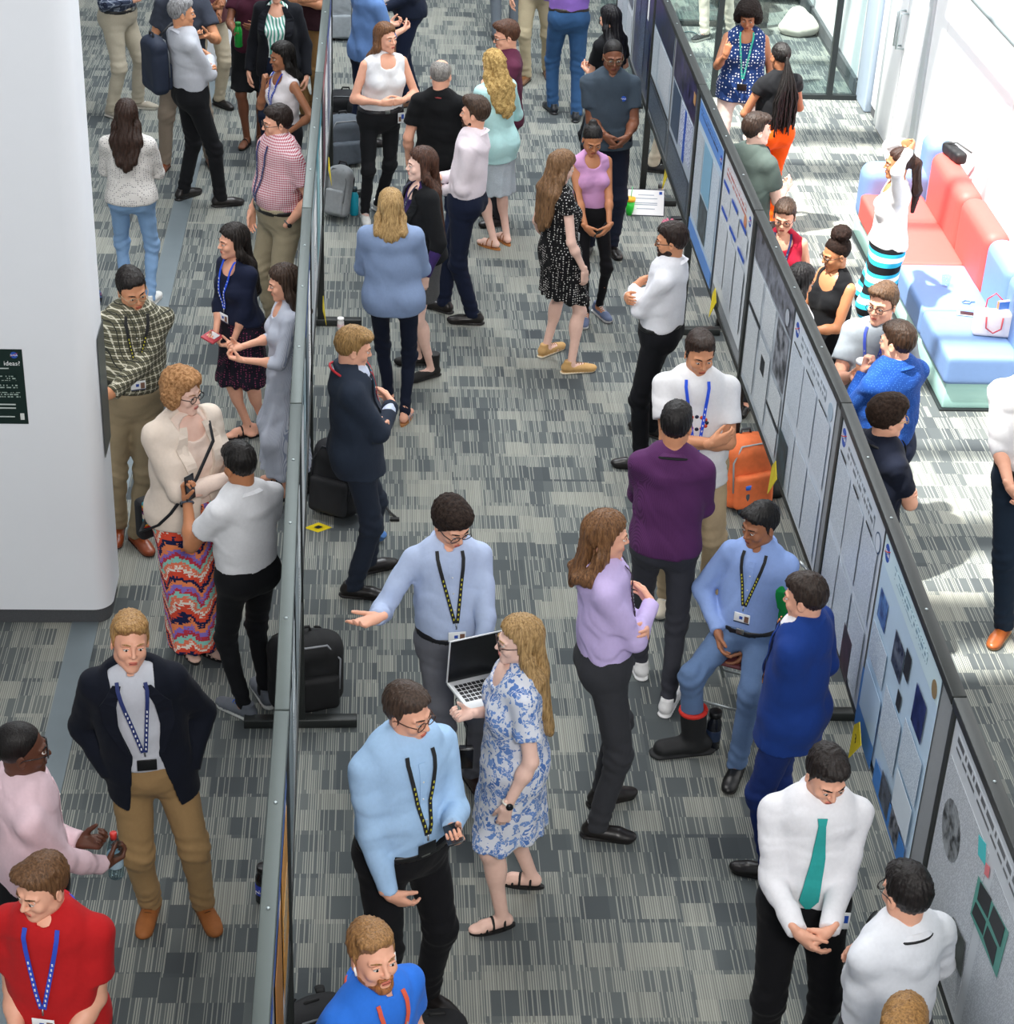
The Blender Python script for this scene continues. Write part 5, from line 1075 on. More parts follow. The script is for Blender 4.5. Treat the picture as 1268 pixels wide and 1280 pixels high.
I['plaidsmile'] = person('smiling man in olive plaid shirt and khaki trousers beside the column', (163, 337), [(150, 672), (174, 684)], yaw=163, belly=.03, bw=1.08, hair=('short', '#17110f'), upper=('shirt', cloth('plaid', '#5f5d4c', '#c9c5b2', '#34352f')), lower=('trousers', FP('#97886d')), glasses='#b79a78', lanyard=('#17181a', 1.16), R='back', L=HX(140, 492, 1.05, 'belly'), shoes=('dress', '#8a3f1c'), skin=TAN, head=(-10, 16, 8))
I['redhair'] = person('woman with curly auburn hair in cream jacket and long multicoloured skirt', (226, 463), [(240, 818), (262, 820)], yaw=140, fem=True, bw=1.22, hair=('curlybob', '#a86c3c', '#d9a878'), upper=('blouse', FP('#e8d3c6')), jacket=('open', FP('#e2d3c5'), dict(hem=.90, sleeve='elbow')), open_w=.02, lower=('skirt', cloth('tribal', '#e2513a'), .10, .17, .004), glasses='#1a1616', R='cross', L='crossin', shoes=('flat', '#c9a79c'), skin=PALE, head=(-18, 6))
I['shortsleeve'] = person('man seen from behind in white short sleeved shirt and black trousers', (296, 553), [(300, 890), (326, 872)], yaw=322, hair=('spiky', '#0f0d0d', '#2a2624'), upper=('shirt', FP('#dcdde1')), sleeve='short', lower=('trousers', BLK), slim=.9, L=((.17, .29, 1.33), (.4, .15, -1), (-.3, -1, 0), (0, .1, 1), 'grip'), R='hold', watch=('L', '#4a5260'), shoes=('sneaker', '#5f646c', '#c9cbc8', '#2f63c8'), skin=OLV, head=(0, 18), bw=1.05)
I['blazer'] = person('smiling blond young man in navy blazer and khaki trousers, hands in pockets', (160, 767), [(190, 1150), (256, 1150)], yaw=172, hair=('side', '#a9743f', '#d9ae72'), upper=('shirt', FP('#c3c7d0')), jacket=('open', FP('#141823'), dict(hem=.80)), lower=('trousers', FP('#9c7f58')), lanyard=('#1b2c66', 1.12, 'black'), R='pocket', L='pocket', shoes=('boat', '#9a5c2a', '#7a5a3a', '#6a4020'), skin=FAIR, head=(-8, -6, -6), bw=1.04, slim=1.05)
I['pinkshirt'] = person('man in pale pink shirt and dark glasses holding a bottle at left edge', (22, 905), None, 72, h=1.80, bw=1.1, hair=('buzz', '#120e0d'), upper=('shirt', FP('#dfc3cb')), lower=('trousers', BLK), glasses='#17161a', R=HX(128, 1082, 1.08), L=HX(100, 1052, 1.12), skin=DK2, head=(5, 5))
I['redpolo'] = person('man in red polo shirt with blue lanyard at bottom left corner', (49, 1075), None, 190, h=1.78, hair=('side', '#5a3d28', '#8a6444'), upper=('polo', FP('#b51f22')), sleeve='short', tuck=False, lower=('trousers', CHR), lanyard=('#2546b8', 1.12), R='clasp', L='clasp', watch=('R', '#1a1a1a'), skin=FAIR, head=(28, 10), bw=1.05)
# ---- centre aisle, far end first
I['bluetop'] = person('man in blue shirt seen from behind at the top beside left boards', (466, -48), [(446, 186), (464, 183)], yaw=55, upper=('shirt', FP('#5f80b4')), tuck=False, hem=.88, sleeve='elbow', lower=('trousers', NVY), R='hold', L='hold', q=1.2, hair=('short', '#4a3a30'))
I['darkvest'] = person('person in dark jacket and trousers with brown shoes at the top, hands clasped', (506, -98), [(500, 134), (514, 131)], yaw=250, upper=('shirt', FP('#dcdde2')), jacket=('open', FP('#1b2233'), dict(hem=.9)), lower=('trousers', NVY), R='clasp', L='clasp', shoes=('dress', '#7a5a44'), q=1.3)
I['greytrousers'] = person('person in grey trousers at the very top of the centre aisle', (630, -160), [(622, 50), (641, 48)], yaw=10, upper=('shirt', FP('#8a95a5')), lower=('trousers', FP('#5f666e')), q=1.5)
I['khakitop'] = person('man in khaki trousers and brown shoes at top centre', (672, -116), [(657, 104), (683, 96)], yaw=190, upper=('shirt', FP('#7a88a0')), lower=('trousers', FP('#a79b80')), shoes=('dress', '#6a4426'), q=1.35)
I['jeans'] = person('man seen from behind in purple shirt and blue jeans at top', (716, -90), [(690, 138), (719, 148)], yaw=356, upper=('shirt', FP('#8f6cc0')), lower=('trousers', FP('#34567f')), belt='#2a211c', shoes=('dress', '#20242a'), R='cross', L='crossin', q=1.15, skin=BRN, bw=1.05)
I['blackhair'] = person('woman with long black hair and black top behind the man in charcoal polo', (763, 6), None, 320, h=1.64, fem=True, hair=('long', '#100e0f', '#26242a', 1.2), upper=('scoop', BLK), sleeve='short', lower=('trousers', BLK), L=HX(734, 88, 1.08, 'hold'), R='belly', skin=FAIR, q=1.1)
I['behindboard'] = person('person in beige trousers and black shoes standing behind the far board', (826, -34), [(822, 214), (840, 203)], yaw=88, upper=('shirt', FP('#b8c0cc')), lower=('trousers', FP('#c6bca8')), shoes=('sneaker', '#1a1b1e', '#222'), q=1.2)
I['whiteblouse'] = person('woman with long brown hair in white sleeveless blouse and black trousers', (482, 28), [(459, 277), (476, 266)], yaw=158, fem=True, bw=1.16, hair=('wavy', '#5f3f2c', '#9a6c48', 1.22), upper=('blouse', FP('#e6e6e8')), sleeve='none', lower=('trousers', FP('#1f2023')), belt='#15151a', R='belly', L='belly', shoes=('sneaker', '#dcdcd8', '#e9e9e6'), skin=FAIR, head=(-20, 0), slim=.92)
I['blacktee'] = person('balding grey haired man seen from behind in black t-shirt', (552, 73), None, 12, h=1.74, hair=('bald', '#77736f', '#b5b1ab'), upper=('tee', FP('#121315')), sleeve='short', tuck=False, lower=('trousers', FP('#2b3550')), L='down', R='crossin', skin=FAIR, lanyard=('#8a3030', 1.1), head=(5, 10))
I['maroontee'] = person('young man with glasses in maroon t-shirt looking left', (633, 25), None, 262, h=1.76, hair=('side', '#4a2f22', '#6f4a36'), upper=('tee', FP('#5a2a40')), sleeve='short', tuck=False, lower=('trousers', CHR), glasses='#26201e', R='cross', L='crossin', skin=FAIR)
I['aqua'] = person('woman with curly blonde hair in aqua cardigan and pale skirt', (616, 62), [(612, 308), (628, 302)], yaw=322, fem=True, hair=('curlylong', '#b98e4c', '#e6c684', 1.24), upper=('blouse', FP('#c9d8dc')), tuck=False, jacket=('closed', FP('#b9e3e2'), dict(hem=.80)), lower=('skirt', cloth('tweed', '#cfd6da', '#7a8a96'), .50, .19, .004), L='cross', R='belly', shoes=('sandal', '#a8683a', '#b5763f'), skin=PALE)
I['navypants'] = person('bearded man in white shirt and navy trousers facing left', (598, 120), [(547, 388), (584, 403)], yaw=288, hair=('quiff', '#33241c', '#5a4434'), beard=('stubble', '#3d2a20'), upper=('shirt', FP('#e6dbe2')), lower=('trousers', FP('#161d31')), L=HX(556, 238, 1.13), R=HX(550, 222, 1.17), skin=FAIR, head=(0, 2))
I['cardigan'] = person('woman with very long dark hair in black cardigan and grey tweed skirt', (529, 184), [(518, 456), (531, 472)], yaw=252, fem=True, hair=('long', '#2c1d18', '#6a4636', 1.02), upper=('scoop', FP('#38285a')), jacket=('open', FP('#17181a'), dict(hem=.94, sleeve='elbow')), lower=('skirt', cloth('tweed', '#6a6a6a', '#2a2a2c'), .64, .165, .0), R='down', L='down', shoes=('boot', '#141414'), skin=PALE, lanyard=('#2a2a40', 1.18), head=(8, 2))
I['bluecoat'] = person('blonde woman seen from behind in grey blue blazer and navy trousers', (488, 236), [(488, 508), (506, 524)], yaw=2, fem=True, bw=1.16, hair=('bob', '#a57c46', '#d9b67e'), upper=('blouse', FP('#dfe3ea')), jacket=('closed', FP('#7e91b2'), dict(hem=.86)), lower=('trousers', FP('#161c2c')), slim=.85, R='hold', L='hold', shoes=('sandal', '#a9b4c4', '#b07a4a'), skin=FAIR)
I['suit'] = person('young man in dark blue grey suit with a red lanyard, arms crossed', (443, 409), [(452, 744), (470, 714)], yaw=82, hair=('side', '#8a6638', '#c29a62'), upper=('shirt', FP('#ccd6ea')), jacket=('blazer', FP('#2a3240'), dict(hem=.82, button=1.12)), lower=('trousers', FP('#252c39')), tie=(FP('#2f6a7c'),), lanyard=('#b3202a', 1.2, 'white'), R='cross', L='crossin', skin=FAIR, head=(0, 14))
I['dotdress'] = person('woman with long brown hair in black polka dot dress and tan boat shoes', (706, 188), [(690, 442), (721, 464)], yaw=64, fem=True, hair=('wavy', '#6a4a32', '#a27c58', 1.16), upper=('dress', cloth('dots', '#141416', '#c9c6c2', sc=.75), dict(skirt=(.60, .20, .008))), sleeve='cap', lower=None, R='down', L='down', shoes=('boat', '#c29a62', '#e0d2b8', '#9a7040'), skin=PALE, head=(0, 22), lanyard=('#20252f', 1.1), bw=1.08)
I['pinktop'] = person('woman with hair bun in lilac pink sleeveless top looking at a phone', (742, 157), [(733, 403), (750, 396)], yaw=172, fem=True, hair=('bun', '#120f0e', '#24201e'), upper=('blouse', FP('#c795c0')), sleeve='none', lower=('trousers', FP('#131316')), slim=.82, R=HX(735, 296, .98, 'clasp'), L=HX(762, 298, .98, 'clasp'), shoes=('sneaker', '#56627e', '#dcdcdc', '#e8e8e8'), skin=OLV, head=(0, 26), bw=.95)
I['greypolo'] = person('man with round glasses in charcoal polo shirt holding a phone', (768, 50), None, 180, h=1.82, hair=('buzz', '#110d0c'), upper=('polo', FP('#3d4853')), sleeve='short', tuck=False, lower=('trousers', FP('#151b2a')), glasses='#6a5a40', R=HX(757, 170, 1.02, 'clasp'), L=HX(784, 172, 1.02, 'clasp'), skin=DRK, head=(-4, 10), bw=1.05, hem=.90)
I['beardwhite'] = person('bearded man with glasses in white shirt and black trousers, arms crossed', (843, 278), [(808, 543), (792, 583)], yaw=292, hair=('short', '#211713', '#3a2a24'), beard=('full', '#2a1c16'), upper=('shirt', FP('#e3e4ea')), lower=('trousers', FP('#141519')), glasses='#1b1818', R='cross', L='cross', skin=TAN, belt='#101010', head=(-8, 8), bw=1.08)
I['whitetee'] = person('young man in white printed t-shirt with blue lanyard, arms crossed', (877, 416), [(832, 760), (886, 756)], yaw=184, hair=('quiff', '#261b17', '#453329'), upper=('tee', FP('#e4e4e6')), sleeve='short', tuck=False, hem=.84, lower=('trousers', FP('#b7a283')), lanyard=('#1c4fd6', 1.04), R='cross', L='crossin', shoes=('sneaker', '#c9c0ae', '#ddd8cc'), skin=TAN, head=(-12, 14), bw=1.06)
I['purple'] = person('man seen from behind in plum purple shirt and charcoal trousers', (848, 503), [(800, 835), (834, 886)], yaw=8, hair=('short', '#0f0d0d', '#2a2625'), upper=('shirt', cloth('stripe', '#5c3260', '#4c2750', sc=.7)), tuck=False, hem=.93, lower=('trousers', FP('#3a3b42')), slim=.88, R='crossin', L='cross', lanyard=('#17181a', 1.1), shoes=('sneaker', '#dcdcdc', '#e8e8e8', '#20284a'), skin=TAN, head=(10, 12))
I['lilac'] = person('man with shoulder length brown hair in lilac shirt and charcoal trousers', (757, 640), [(764, 1003), (758, 1045)], yaw=86, h=1.82, hair=('shoulder', '#5a3a28', '#a3764e'), upper=('shirt', FP('#c6b5e2')), lower=('trousers', FP('#37383c')), R='cross', L='crossin', lanyard=('#3a1f34', 1.15, 'black'), skin=FAIR, head=(0, 6))
I['bluesuit'] = person('man in bright navy blue suit seen from behind with striped tie', (1009, 718), [(950, 1092), (972, 1040)], yaw=302, hair=('short', '#2a201b', '#4a3c34'), upper=('shirt', FP('#e6e6ea')), jacket=('blazer', FP('#1c3a80'), dict(hem=.78)), lower=('trousers', FP('#1b2e66')), tie=(cloth('stripe', '#20243a', '#d08a5a', sc=3),), L=HX(962, 965, .90, 'down'), R='down', skin=FAIR, bw=1.08)
I['gesture'] = person('curly haired man with glasses in pale blue shirt, palm held out', (568, 629), [(562, 1002), (592, 985)], yaw=172, hair=('curly', '#221a17', '#43362f'), upper=('shirt', FP('#b3c2e0')), lower=('trousers', FP('#67686f')), belt='#15151a', glasses='#16161a', lanyard=('#17181a', 1.10), R=(('px', 472, 772, 1.08), (.2, -.6, -1), (0, .1, 1), (1.0, .45, .0), 'open'), L=(('px', 603, 850, 1.0), (1, -.6, -.6), (-1, .2, 0), (.05, .6, -.8), 'grip'), shoes=('dress', '#3a2620'), skin=FAIR, head=(-22, 24))
I['floral'] = person('woman with long fair hair and glasses in blue floral dress', (652, 772), [(614, 1160), (650, 1108)], yaw=268, fem=True, bw=1.22, hair=('long', '#a07844', '#d9b47e', 1.10), upper=('dress', cloth('floral', '#d6d9e2', '#4f74b4', '#7a9ad0', sc=.72), dict(skirt=(.56, .215, .005))), sleeve='short', lower=None, glasses='#3a2420', L='down', R=HX(588, 892, 1.05), shoes=('sandal', '#151515'), skin=PALE, head=(-5, 4), watch=('L', '#d8d4c8', 'bracelet'))
I['phone'] = person('man with glasses in light blue shirt and black lanyard holding a phone', (510, 858), None, 148, h=1.85, bw=1.18, belly=.02, hair=('short', '#3d2f27', '#5f4c40'), upper=('shirt', FP('#a3c4e6')), lower=('trousers', FP('#141417')), belt='#101012', glasses='#4a2c20', lanyard=('#17181a', 1.10, 'black'), R=HX(492, 1140, .96, 'clasp'), L=HX(566, 1036, 1.0), skin=FAIR, head=(-20, 8), stance=.13)
I['royal'] = person('ginger bearded man in royal blue shirt with earbuds at the bottom edge', (462, 1155), None, 140, h=1.78, hair=('side', '#94683e', '#c4945e'), beard=('stubble', '#9a6238'), upper=('polo', FP('#2f72d6')), sleeve='short', tuck=False, lower=('trousers', CHR), lanyard=('#d2553a', 1.2, 'black'), skin=FAIR, head=(12, -8))
I['tealtie'] = person('man in white shirt and teal tie with hands clasped', (1041, 942), None, 182, h=1.80, bw=1.06, hair=('quiff', '#181311', '#332a26'), upper=('shirt', FP('#e6e6ea')), lower=('trousers', FP('#121215')), tie=(FP('#2f9c98'), .02), R=HX(998, 1166, .97, 'clasp'), L=HX(1036, 1164, .99, 'clasp', 'fist'), watch=('L', '#17181a'), skin=FAIR, head=(-14, 22))
I['backwhite'] = person('dark haired man in white shirt seen from behind, bottom right', (1138, 1083), None, 335, h=1.78, bw=1.08, hair=('short', '#130f0e', '#2c2624'), upper=('shirt', FP('#dfe2e8')), lower=('trousers', CHR), glasses='#15151a', lanyard=('#17181a', 1.15), L=HX(1066, 1235, 1.22, 'belly'), R='belly', skin=FAIR)
I['blondtop'] = person('blond head just entering at the bottom edge below man in white', (1135, 1256), None, 200, h=1.76, hair=('side', '#8f6236', '#c29458'), upper=('tee', FP('#8a93a0')), lower=('trousers', CHR), q=1.3, skin=FAIR)
# ---- right aisle
I['dots'] = person('woman with curly black hair in navy dotted blouse pointing down', (937, 4), None, 188, h=1.66, fem=True, bw=1.28, hair=('afro', '#15100e', '#2c2320'), upper=('blouse', cloth('dots', '#1d3566', '#e6e8f0', sc=1.1)), sleeve='none', tuck=False, hem=.84, lower=('trousers', FP('#e3cfc6')), R=HX(908, 68, 1.20, 'chin', 'point'), L='down', lanyard=('#1f9a86', 1.05, 'black'), skin=BRN, head=(5, 18), stance=.11)
I['orange'] = person('woman with long black braids in black top and orange trousers', (977, 52), None, 340, h=1.68, fem=True, bw=1.1, hair=('braids', '#0f0d0d', '#2c2827', .96), upper=('tee', FP('#1a1b1e')), sleeve='cap', lower=('trousers', FP('#ea5a14')), slim=1.15, R='belly', L='belly', skin=BRN)
I['greentee'] = person('young man with dark hair in grey green t-shirt looking right over the boards', (946, 141), None, 48, h=1.76, hair=('side', '#221814', '#453329'), upper=('tee', FP('#4d5955')), sleeve='short', tuck=False, lower=('trousers', CHR), lanyard=('#1b2150', 1.1), skin=PALE, head=(28, 0), R='hold', L='hold')
I['maroonvest'] = person('person with cropped hair and glasses in crimson sleeveless top', (983, 250), None, 190, h=1.62, fem=True, hair=('short', '#3f2c20', '#5f4636'), upper=('scoop', FP('#a31c35')), sleeve='none', lower=('trousers', CHR), glasses='#5a3028', lanyard=('#1b2150', 1.1), skin=FAIR, head=(8, 16))
I['blackback'] = person('woman with glossy black hair seen from behind at the boards', (1006, 330), None, 60, h=1.60, fem=True, hair=('long', '#0f0d0e', '#2b282b', 1.2), upper=('blouse', FP('#e0e0e4')), sleeve='short', lower=('trousers', BLK), skin=TAN, head=(0, 20))
I['puff'] = person('woman with puffy curly bun and glasses in black tank top', (1046, 296), None, 245, h=1.60, fem=True, bw=1.1, hair=('puff', '#1a1210', '#33231d'), upper=('tank', FP('#131417')), sleeve='none', tuck=False, lower=('trousers', BLK), glasses='#3a2a20', skin=OLV, head=(10, 16), R='hold', L='hold')
I['coffee'] = person('man with glasses in grey t-shirt holding a coffee cup', (1108, 354), None, 206, h=1.80, hair=('side', '#4f3826', '#7f6048'), upper=('tee', FP('#8b939b')), sleeve='short', tuck=False, lower=('trousers', CHR), glasses='#241c1a', lanyard=('#3a4fb8', 1.12), R=HX(1068, 470, 1.10), L='down', skin=FAIR, head=(15, 4))
I['bluedots'] = person('man seen from behind in blue dotted shirt with hand at his chin', (1126, 402), None, 328, h=1.80, bw=1.12, hair=('short', '#2a1d15', '#503a2c'), upper=('shirt', cloth('dots', '#1c4690', '#3a6ab8', sc=.5)), lower=('trousers', NVY), L='chin', R='crossin', skin=FAIR, head=(-15, 8))
I['navypolo'] = person('curly haired man with glasses in navy polo shirt, arms crossed, looking right', (1113, 495), None, 68, h=1.76, hair=('curly', '#231914', '#43332a'), upper=('polo', FP('#151a29')), sleeve='short', tuck=False, lower=('trousers', NVY), glasses='#b79a6a', R='cross', L='crossin', lanyard=('#17181a', 1.1), skin=FAIR, head=(10, 6))
I['stripeskirt'] = person('woman in white blouse and striped blue skirt tying back her hair', (1127, 184), None, 278, h=1.68, fem=True, hair=('pony', '#2a1813', '#4a2e24', 1.12), upper=('blouse', FP('#ece9ea')), tuck=False, hem=.985, lower=('skirt', cloth('bands', '#ffffff'), .40, .150, .0), R=((.10, -.02, 1.74), (1, .4, .3), (-.3, 1, 0), (-.8, -.5, .3), 'relax'), L=((.07, -.04, 1.74), (1, .4, .1), (-.3, 1, 0), (-.8, -.5, .3), 'relax'), shoes=('flat', '#c9a890'), skin=OLV, head=(0, 6))
I['edge'] = person('man in white shirt and dark jeans with tan shoes at the right edge', (1296, 422), [(1252, 800), (1290, 792)], yaw=200, upper=('shirt', FP('#d9d9dc')), sleeve='elbow', lower=('trousers', FP('#1b2736')), shoes=('dress', '#9a5226', '#c9a070'), R='clasp', L='clasp', skin=FAIR, belt='#20180f')
I['farlegs'] = person('person in cream trousers and black flats at the top of the right aisle', (896, -176), [(878, 50), (912, 46)], yaw=215, fem=True, upper=('blouse', FP('#dfe2e6')), lower=('trousers', FP('#e2d6c6')), shoes=('sneaker', '#1b1c20', '#c9c6c0'), q=1.4)
# ------------------------------------------------------------------ folding chair and its sitter
sp = at(938, 812, .45); st = empty('folding_chair', (sp[0], sp[1], 0), math.radians(155-180), label='folding chair with dark red seat under the sitting man', cat='chair')
cm = mat('chair_metal', '#9da3a4', .3, .6); sm = plain('chair_red', '#6f3a3e', .5, 0, .05, 20)
mb = MB(); mb.box((-.21, -.21, .44), (.21, .20, .465), sm, .012); mb.build('seat', st)
mb = MB(); mb.box((-.21, .215, .68), (.21, .235, .86), sm, .01); mb.build('backrest', st)
for u in (-1, 1):
    mb = MB(); mb.tube([(u*.22, -.26, .012), (u*.22, -.02, .40), (u*.22, .20, .72), (u*.21, .235, .90), (u*.16, .24, .93)], .011, cm); mb.build('front_leg', st)
    mb = MB(); mb.tube([(u*.20, .30, .012), (u*.20, .10, .30), (u*.20, -.10, .45)], .011, cm); mb.build('rear_leg', st)
mb = MB(); mb.tube([(-.22, -.17, .15), (.22, -.17, .15)], .008, cm); mb.tube([(-.20, .24, .10), (.20, .24, .10)], .008, cm); mb.build('stretcher', st)
I['seated'] = person('young man in light blue shirt sitting with a black orthopaedic boot', (953, 630), None, 208, h=1.74, seat=.60, hair=('spiky', '#0e0c0c', '#2a2827'), upper=('shirt', FP('#8fa9de')), lower=('trousers', FP('#5d7599')), belt='#15161c', lanyard=('#17181a', 1.16), R=HX(898, 790, .66, 'hip'), L=HX(938, 812, .60, 'hip'), footpose=[(916, 974), (862, 945)], shoes=('dress', '#141414'), skin=BRN, head=(30, 12), watch=('L', '#17181c'), toes=(4, 52))
inf = I['seated']
# the boot sits on whichever foot stands farthest left in the photo
bl = min(inf['legs'].values(), key=lambda l: pix(inf['toW'](l[2]))[0]); hj, kn, ank, fd, u = bl
r_ = np.array([fd[1], -fd[0], 0]); o0 = A3((ank[0], ank[1], 0)); f_ = lambda x, y, z: o0+r_*x+fd*y+A3((0, 0, z))
bm = plain('boot_black', '#141517', .7, 0, .15, 40)
sh = (kn-ank)/np.linalg.norm(kn-ank); sh = sh*.8+A3((0, 0, .2)); sh /= np.linalg.norm(sh); A_ = A3(ank)+A3((0, 0, -.01)); B_ = A_+sh*.20
v, q_ = solidify([cone(f_(0, -.05, .06), f_(0, .17, .045), .058, .056, flat=((0, 0, 1), .8), clips=[((0, 0, .001), (0, 0, -1))], k=.03), cone(A_, B_+sh*.06, .064, .078, clips=[(B_, sh), ((0, 0, .001), (0, 0, -1))], k=.04), cone(f_(0, -.07, .012), f_(0, .19, .012), .062, .060, flat=((0, 0, 1), .3), clips=[((0, 0, .001), (0, 0, -1))], k=.01)], .008)
bo = link('medical_boot', np_mesh('medical_boot', v, q_, [bm]), inf['obj'])
mb = MB(); c = B_+sh*.004; X_ = np.cross(sh, A3((0, 1, 0))); X_ /= np.linalg.norm(X_); Y_ = np.cross(sh, X_); mb.tube([c+X_*math.cos(a)*.068+Y_*math.sin(a)*.068 for a in np.linspace(0, 6.28, 17)], .014, mat('red_lining', '#c8281e', .7), 8, caps=False); mb.build('red_lining', bo)
# green cloth on his arm
a_ = inf['arms_l']['L']; mid = a_[1]*.55+a_[0]*.45; gm = cloth('plain', '#1f9a4c')
v, q_ = solidify([rbox(mid+A3((.0, .055, -.03)), (.050, .016, .10), .014, R=np.array([[.95, .1, .3], [-.1, .99, 0], [-.3, 0, .95]])), rbox(mid+A3((-.02, .07, .0)), (.04, .014, .06), .012)], .006, folds(3, .006, 60))
v = np.array([inf['toW'](p) for p in v]); o = link('cloth', np_mesh('cloth', v-v.mean(0), q_, [gm]), None, tuple(v.mean(0))); tag(o, 'bright green cloth hanging over the arm of the sitting man', 'cloth')
# ------------------------------------------------------------------ bags
def pack(name, loc, rz, col, sz, label, trim='#101010', lean=0, accent=None, straps=True, flat=False, cat='backpack', group='backpacks left by the boards'):
    w, d, h = sz; e = empty(name, loc, rz, label=label, cat=cat, group=group); m = plain('nylon', col, .75, 0, .18, 30, .15); tm = mat('webbing', trim, .7); am = mat('accent', accent or '#6f7478', .5)
    R = Matrix.Rotation(lean, 3, 'X'); Rn = np.array(R); cen = A3((0, 0, 0))+Rn@A3((0, 0, h*.5)); zmin = 0
    def tr(p): return A3(Rn@A3(p))+A3((0, 0, off_))
    off_ = max(0, math.sin(abs(lean))*d*.5) if not flat else d*.5
    B = [rbox(tr((0, 0, h*.47)), (w*.5, d*.42, h*.46), min(w, d)*.30, R=Rn, k=.02), ell(tr((0, 0, h*.84)), (w*.46, d*.40, h*.17), R=Rn, k=.05)]
    v, q_ = solidify(B, .011, folds(int(w*1000+h*77), .006, 22)); v[:, 2] = np.maximum(v[:, 2], .002); link('bag_body', np_mesh('bag_body', v, q_, [m]), e)
    v, q_ = solidify([rbox(tr((0, -d*.46, h*.30)), (w*.40, d*.14, h*.24), d*.12, R=Rn)], .010, folds(3, .003, 30)); v[:, 2] = np.maximum(v[:, 2], .002); link('pocket', np_mesh('pocket', v, q_, [m]), e)
    mb = MB(); mb.tube([tr((-w*.40, -d*.43, h*.30)), tr((-w*.42, -d*.40, h*.72)), tr((-w*.25, -d*.36, h*.93)), tr((w*.25, -d*.36, h*.93)), tr((w*.42, -d*.40, h*.72)), tr((w*.40, -d*.43, h*.30))], .006, am, 6); mb.build('zip', e)
    mb = MB(); mb.tube([tr((-.04, d*.1, h*.97)), tr((-.03, d*.1, h*1.06)), tr((.03, d*.1, h*1.06)), tr((.04, d*.1, h*.97))], .009, tm, 6); mb.build('handle', e)
    if straps:
        for u in (-1, 1): mb = MB(); mb.tube([tr((u*w*.22, d*.40, h*.92)), tr((u*w*.30, d*.78, h*.72)), tr((u*w*.32, d*.72, h*.40)), tr((u*w*.36, d*.46, h*.08))], [.020, .024, .018, .010], tm, 8, flat=.4); mb.build('strap', e)
    return e
p = at(415, 655); bp_ = pack('backpack', tuple(p+A3((.02, .12, 0))), -.5, '#15161a', (.34, .24, .50), 'black backpack with loose straps leaning beside the man in the dark suit', lean=-.15, accent='#2a2b30')
q0 = at(478, 640); mb = MB(); m_ = mat('webbing', '#101010', .7); mb.tube([q0+A3((-.10, .1, .20)), q0+A3((0, .02, .06)), q0+A3((.05, -.02, .012)), q0+A3((.10, -.10, .01))], .010, m_, 6, flat=.4); mb.box(tuple(q0+A3((.05, -.12, .0))), tuple(q0+A3((.11, -.09, .02))), m_, .004); tag(mb.build('strap'), 'black strap end with buckle on carpet right of the suited man', 'strap')
p = at(388, 893); pack('backpack', tuple(p+A3((-.03, .12, 0))), .25, '#0f1012', (.42, .26, .46), 'round topped black backpack with grey piping by the nearest left foot bar', accent='#8a8d92')
p = at(424, 276); pack('backpack', tuple(p+A3((-.03, .06, 0))), -.5, '#8f9497', (.22, .15, .44), 'light grey backpack with black straps next to the teal bottle', lean=-.25, trim='#14151a')
p = at(432, 208); pack('backpack', tuple(p+A3((-.02, .08, 0))), .3, '#4a525b', (.36, .24, .46), 'slate grey backpack behind the light grey one', trim='#1a1c20')
p = at(432, 166); pack('tote_bag', tuple(p+A3((0, .1, 0))), .0, '#1d1f24', (.44, .26, .38), 'black bag with blue cap peeking out behind the slate backpack', cat='bag', straps=False)
p = at(462, 172); pack('backpack', tuple(p+A3((-.04, .08, 0))), .5, '#26292f', (.34, .22, .38), 'dark backpack left of the woman in white blouse', cat='backpack')
p = at(420, 52); pack('tote_bag', tuple(p+A3((0.02, .1, 0))), .1, '#8b9298', (.34, .16, .52), 'pale grey bag hanging by the far left board', cat='bag', straps=False, trim='#8b9298')
p = at(926, 640); pack('backpack', tuple(p+A3((.03, .10, 0))), .35, '#e0703c', (.36, .26, .50), 'orange backpack with grey trim under the boards', accent='#9aa4a8', trim='#3a3d42', lean=-.08)
p = at(392, 1298); pack('tote_bag', tuple(p), .4, '#121316', (.30, .2, .20), 'black bag on the carpet at bottom beside the left boards', cat='bag')
p = at(546, 1318); pack('tote_bag', tuple(p), .1, '#131417', (.26, .2, .22), 'black bag at the bottom edge right of bearded man', cat='bag', straps=False)
p = at(957, 628); mb = MB(); v, q_ = solidify([cone((-.08, 0, .05), (.10, .03, .04), .055, .045, k=.02), ell((.02, .03, .09), (.06, .05, .05), k=.03)], .009); o = link('shoe_bag', np_mesh('shoe_bag', v, q_, [plain('nylon', '#101114', .75)]), None, tuple(p+A3((0, .05, 0)))); tag(o, 'small black pouch beside the orange backpack', 'pouch')
# worn backpack
inf = I['grey']; c = inf['T'](-.10, -.24, 1.20); e = pack('backpack', (c[0], c[1], c[2]-.24), -math.radians(60)+math.pi, '#1a2438', (.30, .18, .48), 'navy backpack hanging from the shoulder of the grey haired man', trim='#14161c', group=None, straps=False)
mb = MB(); L_ = lambda x, y, z: inf['T'](x, y, z)-A3((c[0], c[1], c[2]-.24)); 
mbp = [L_(-.13, -.16, 1.40), L_(-.14, -.02, 1.495), L_(-.155, .10, 1.40), L_(-.20, .06, 1.2), L_(-.17, -.12, 1.08)]
Ri = Matrix.Rotation(-(-math.radians(60)+math.pi), 3, 'Z'); mb.tube([Ri @ Vector(q) for q in mbp], .016, mat('webbing', '#14161c', .7), 8, flat=.4); mb.build('strap', e)
inf = I['redhair']; c = at(188, 655, .72)+A3((.0, .10, 0)); e = empty('shoulder_bag', tuple(c), -math.radians(140), label='black shoulder bag with rainbow woven flap on woman in cream jacket', cat='bag')
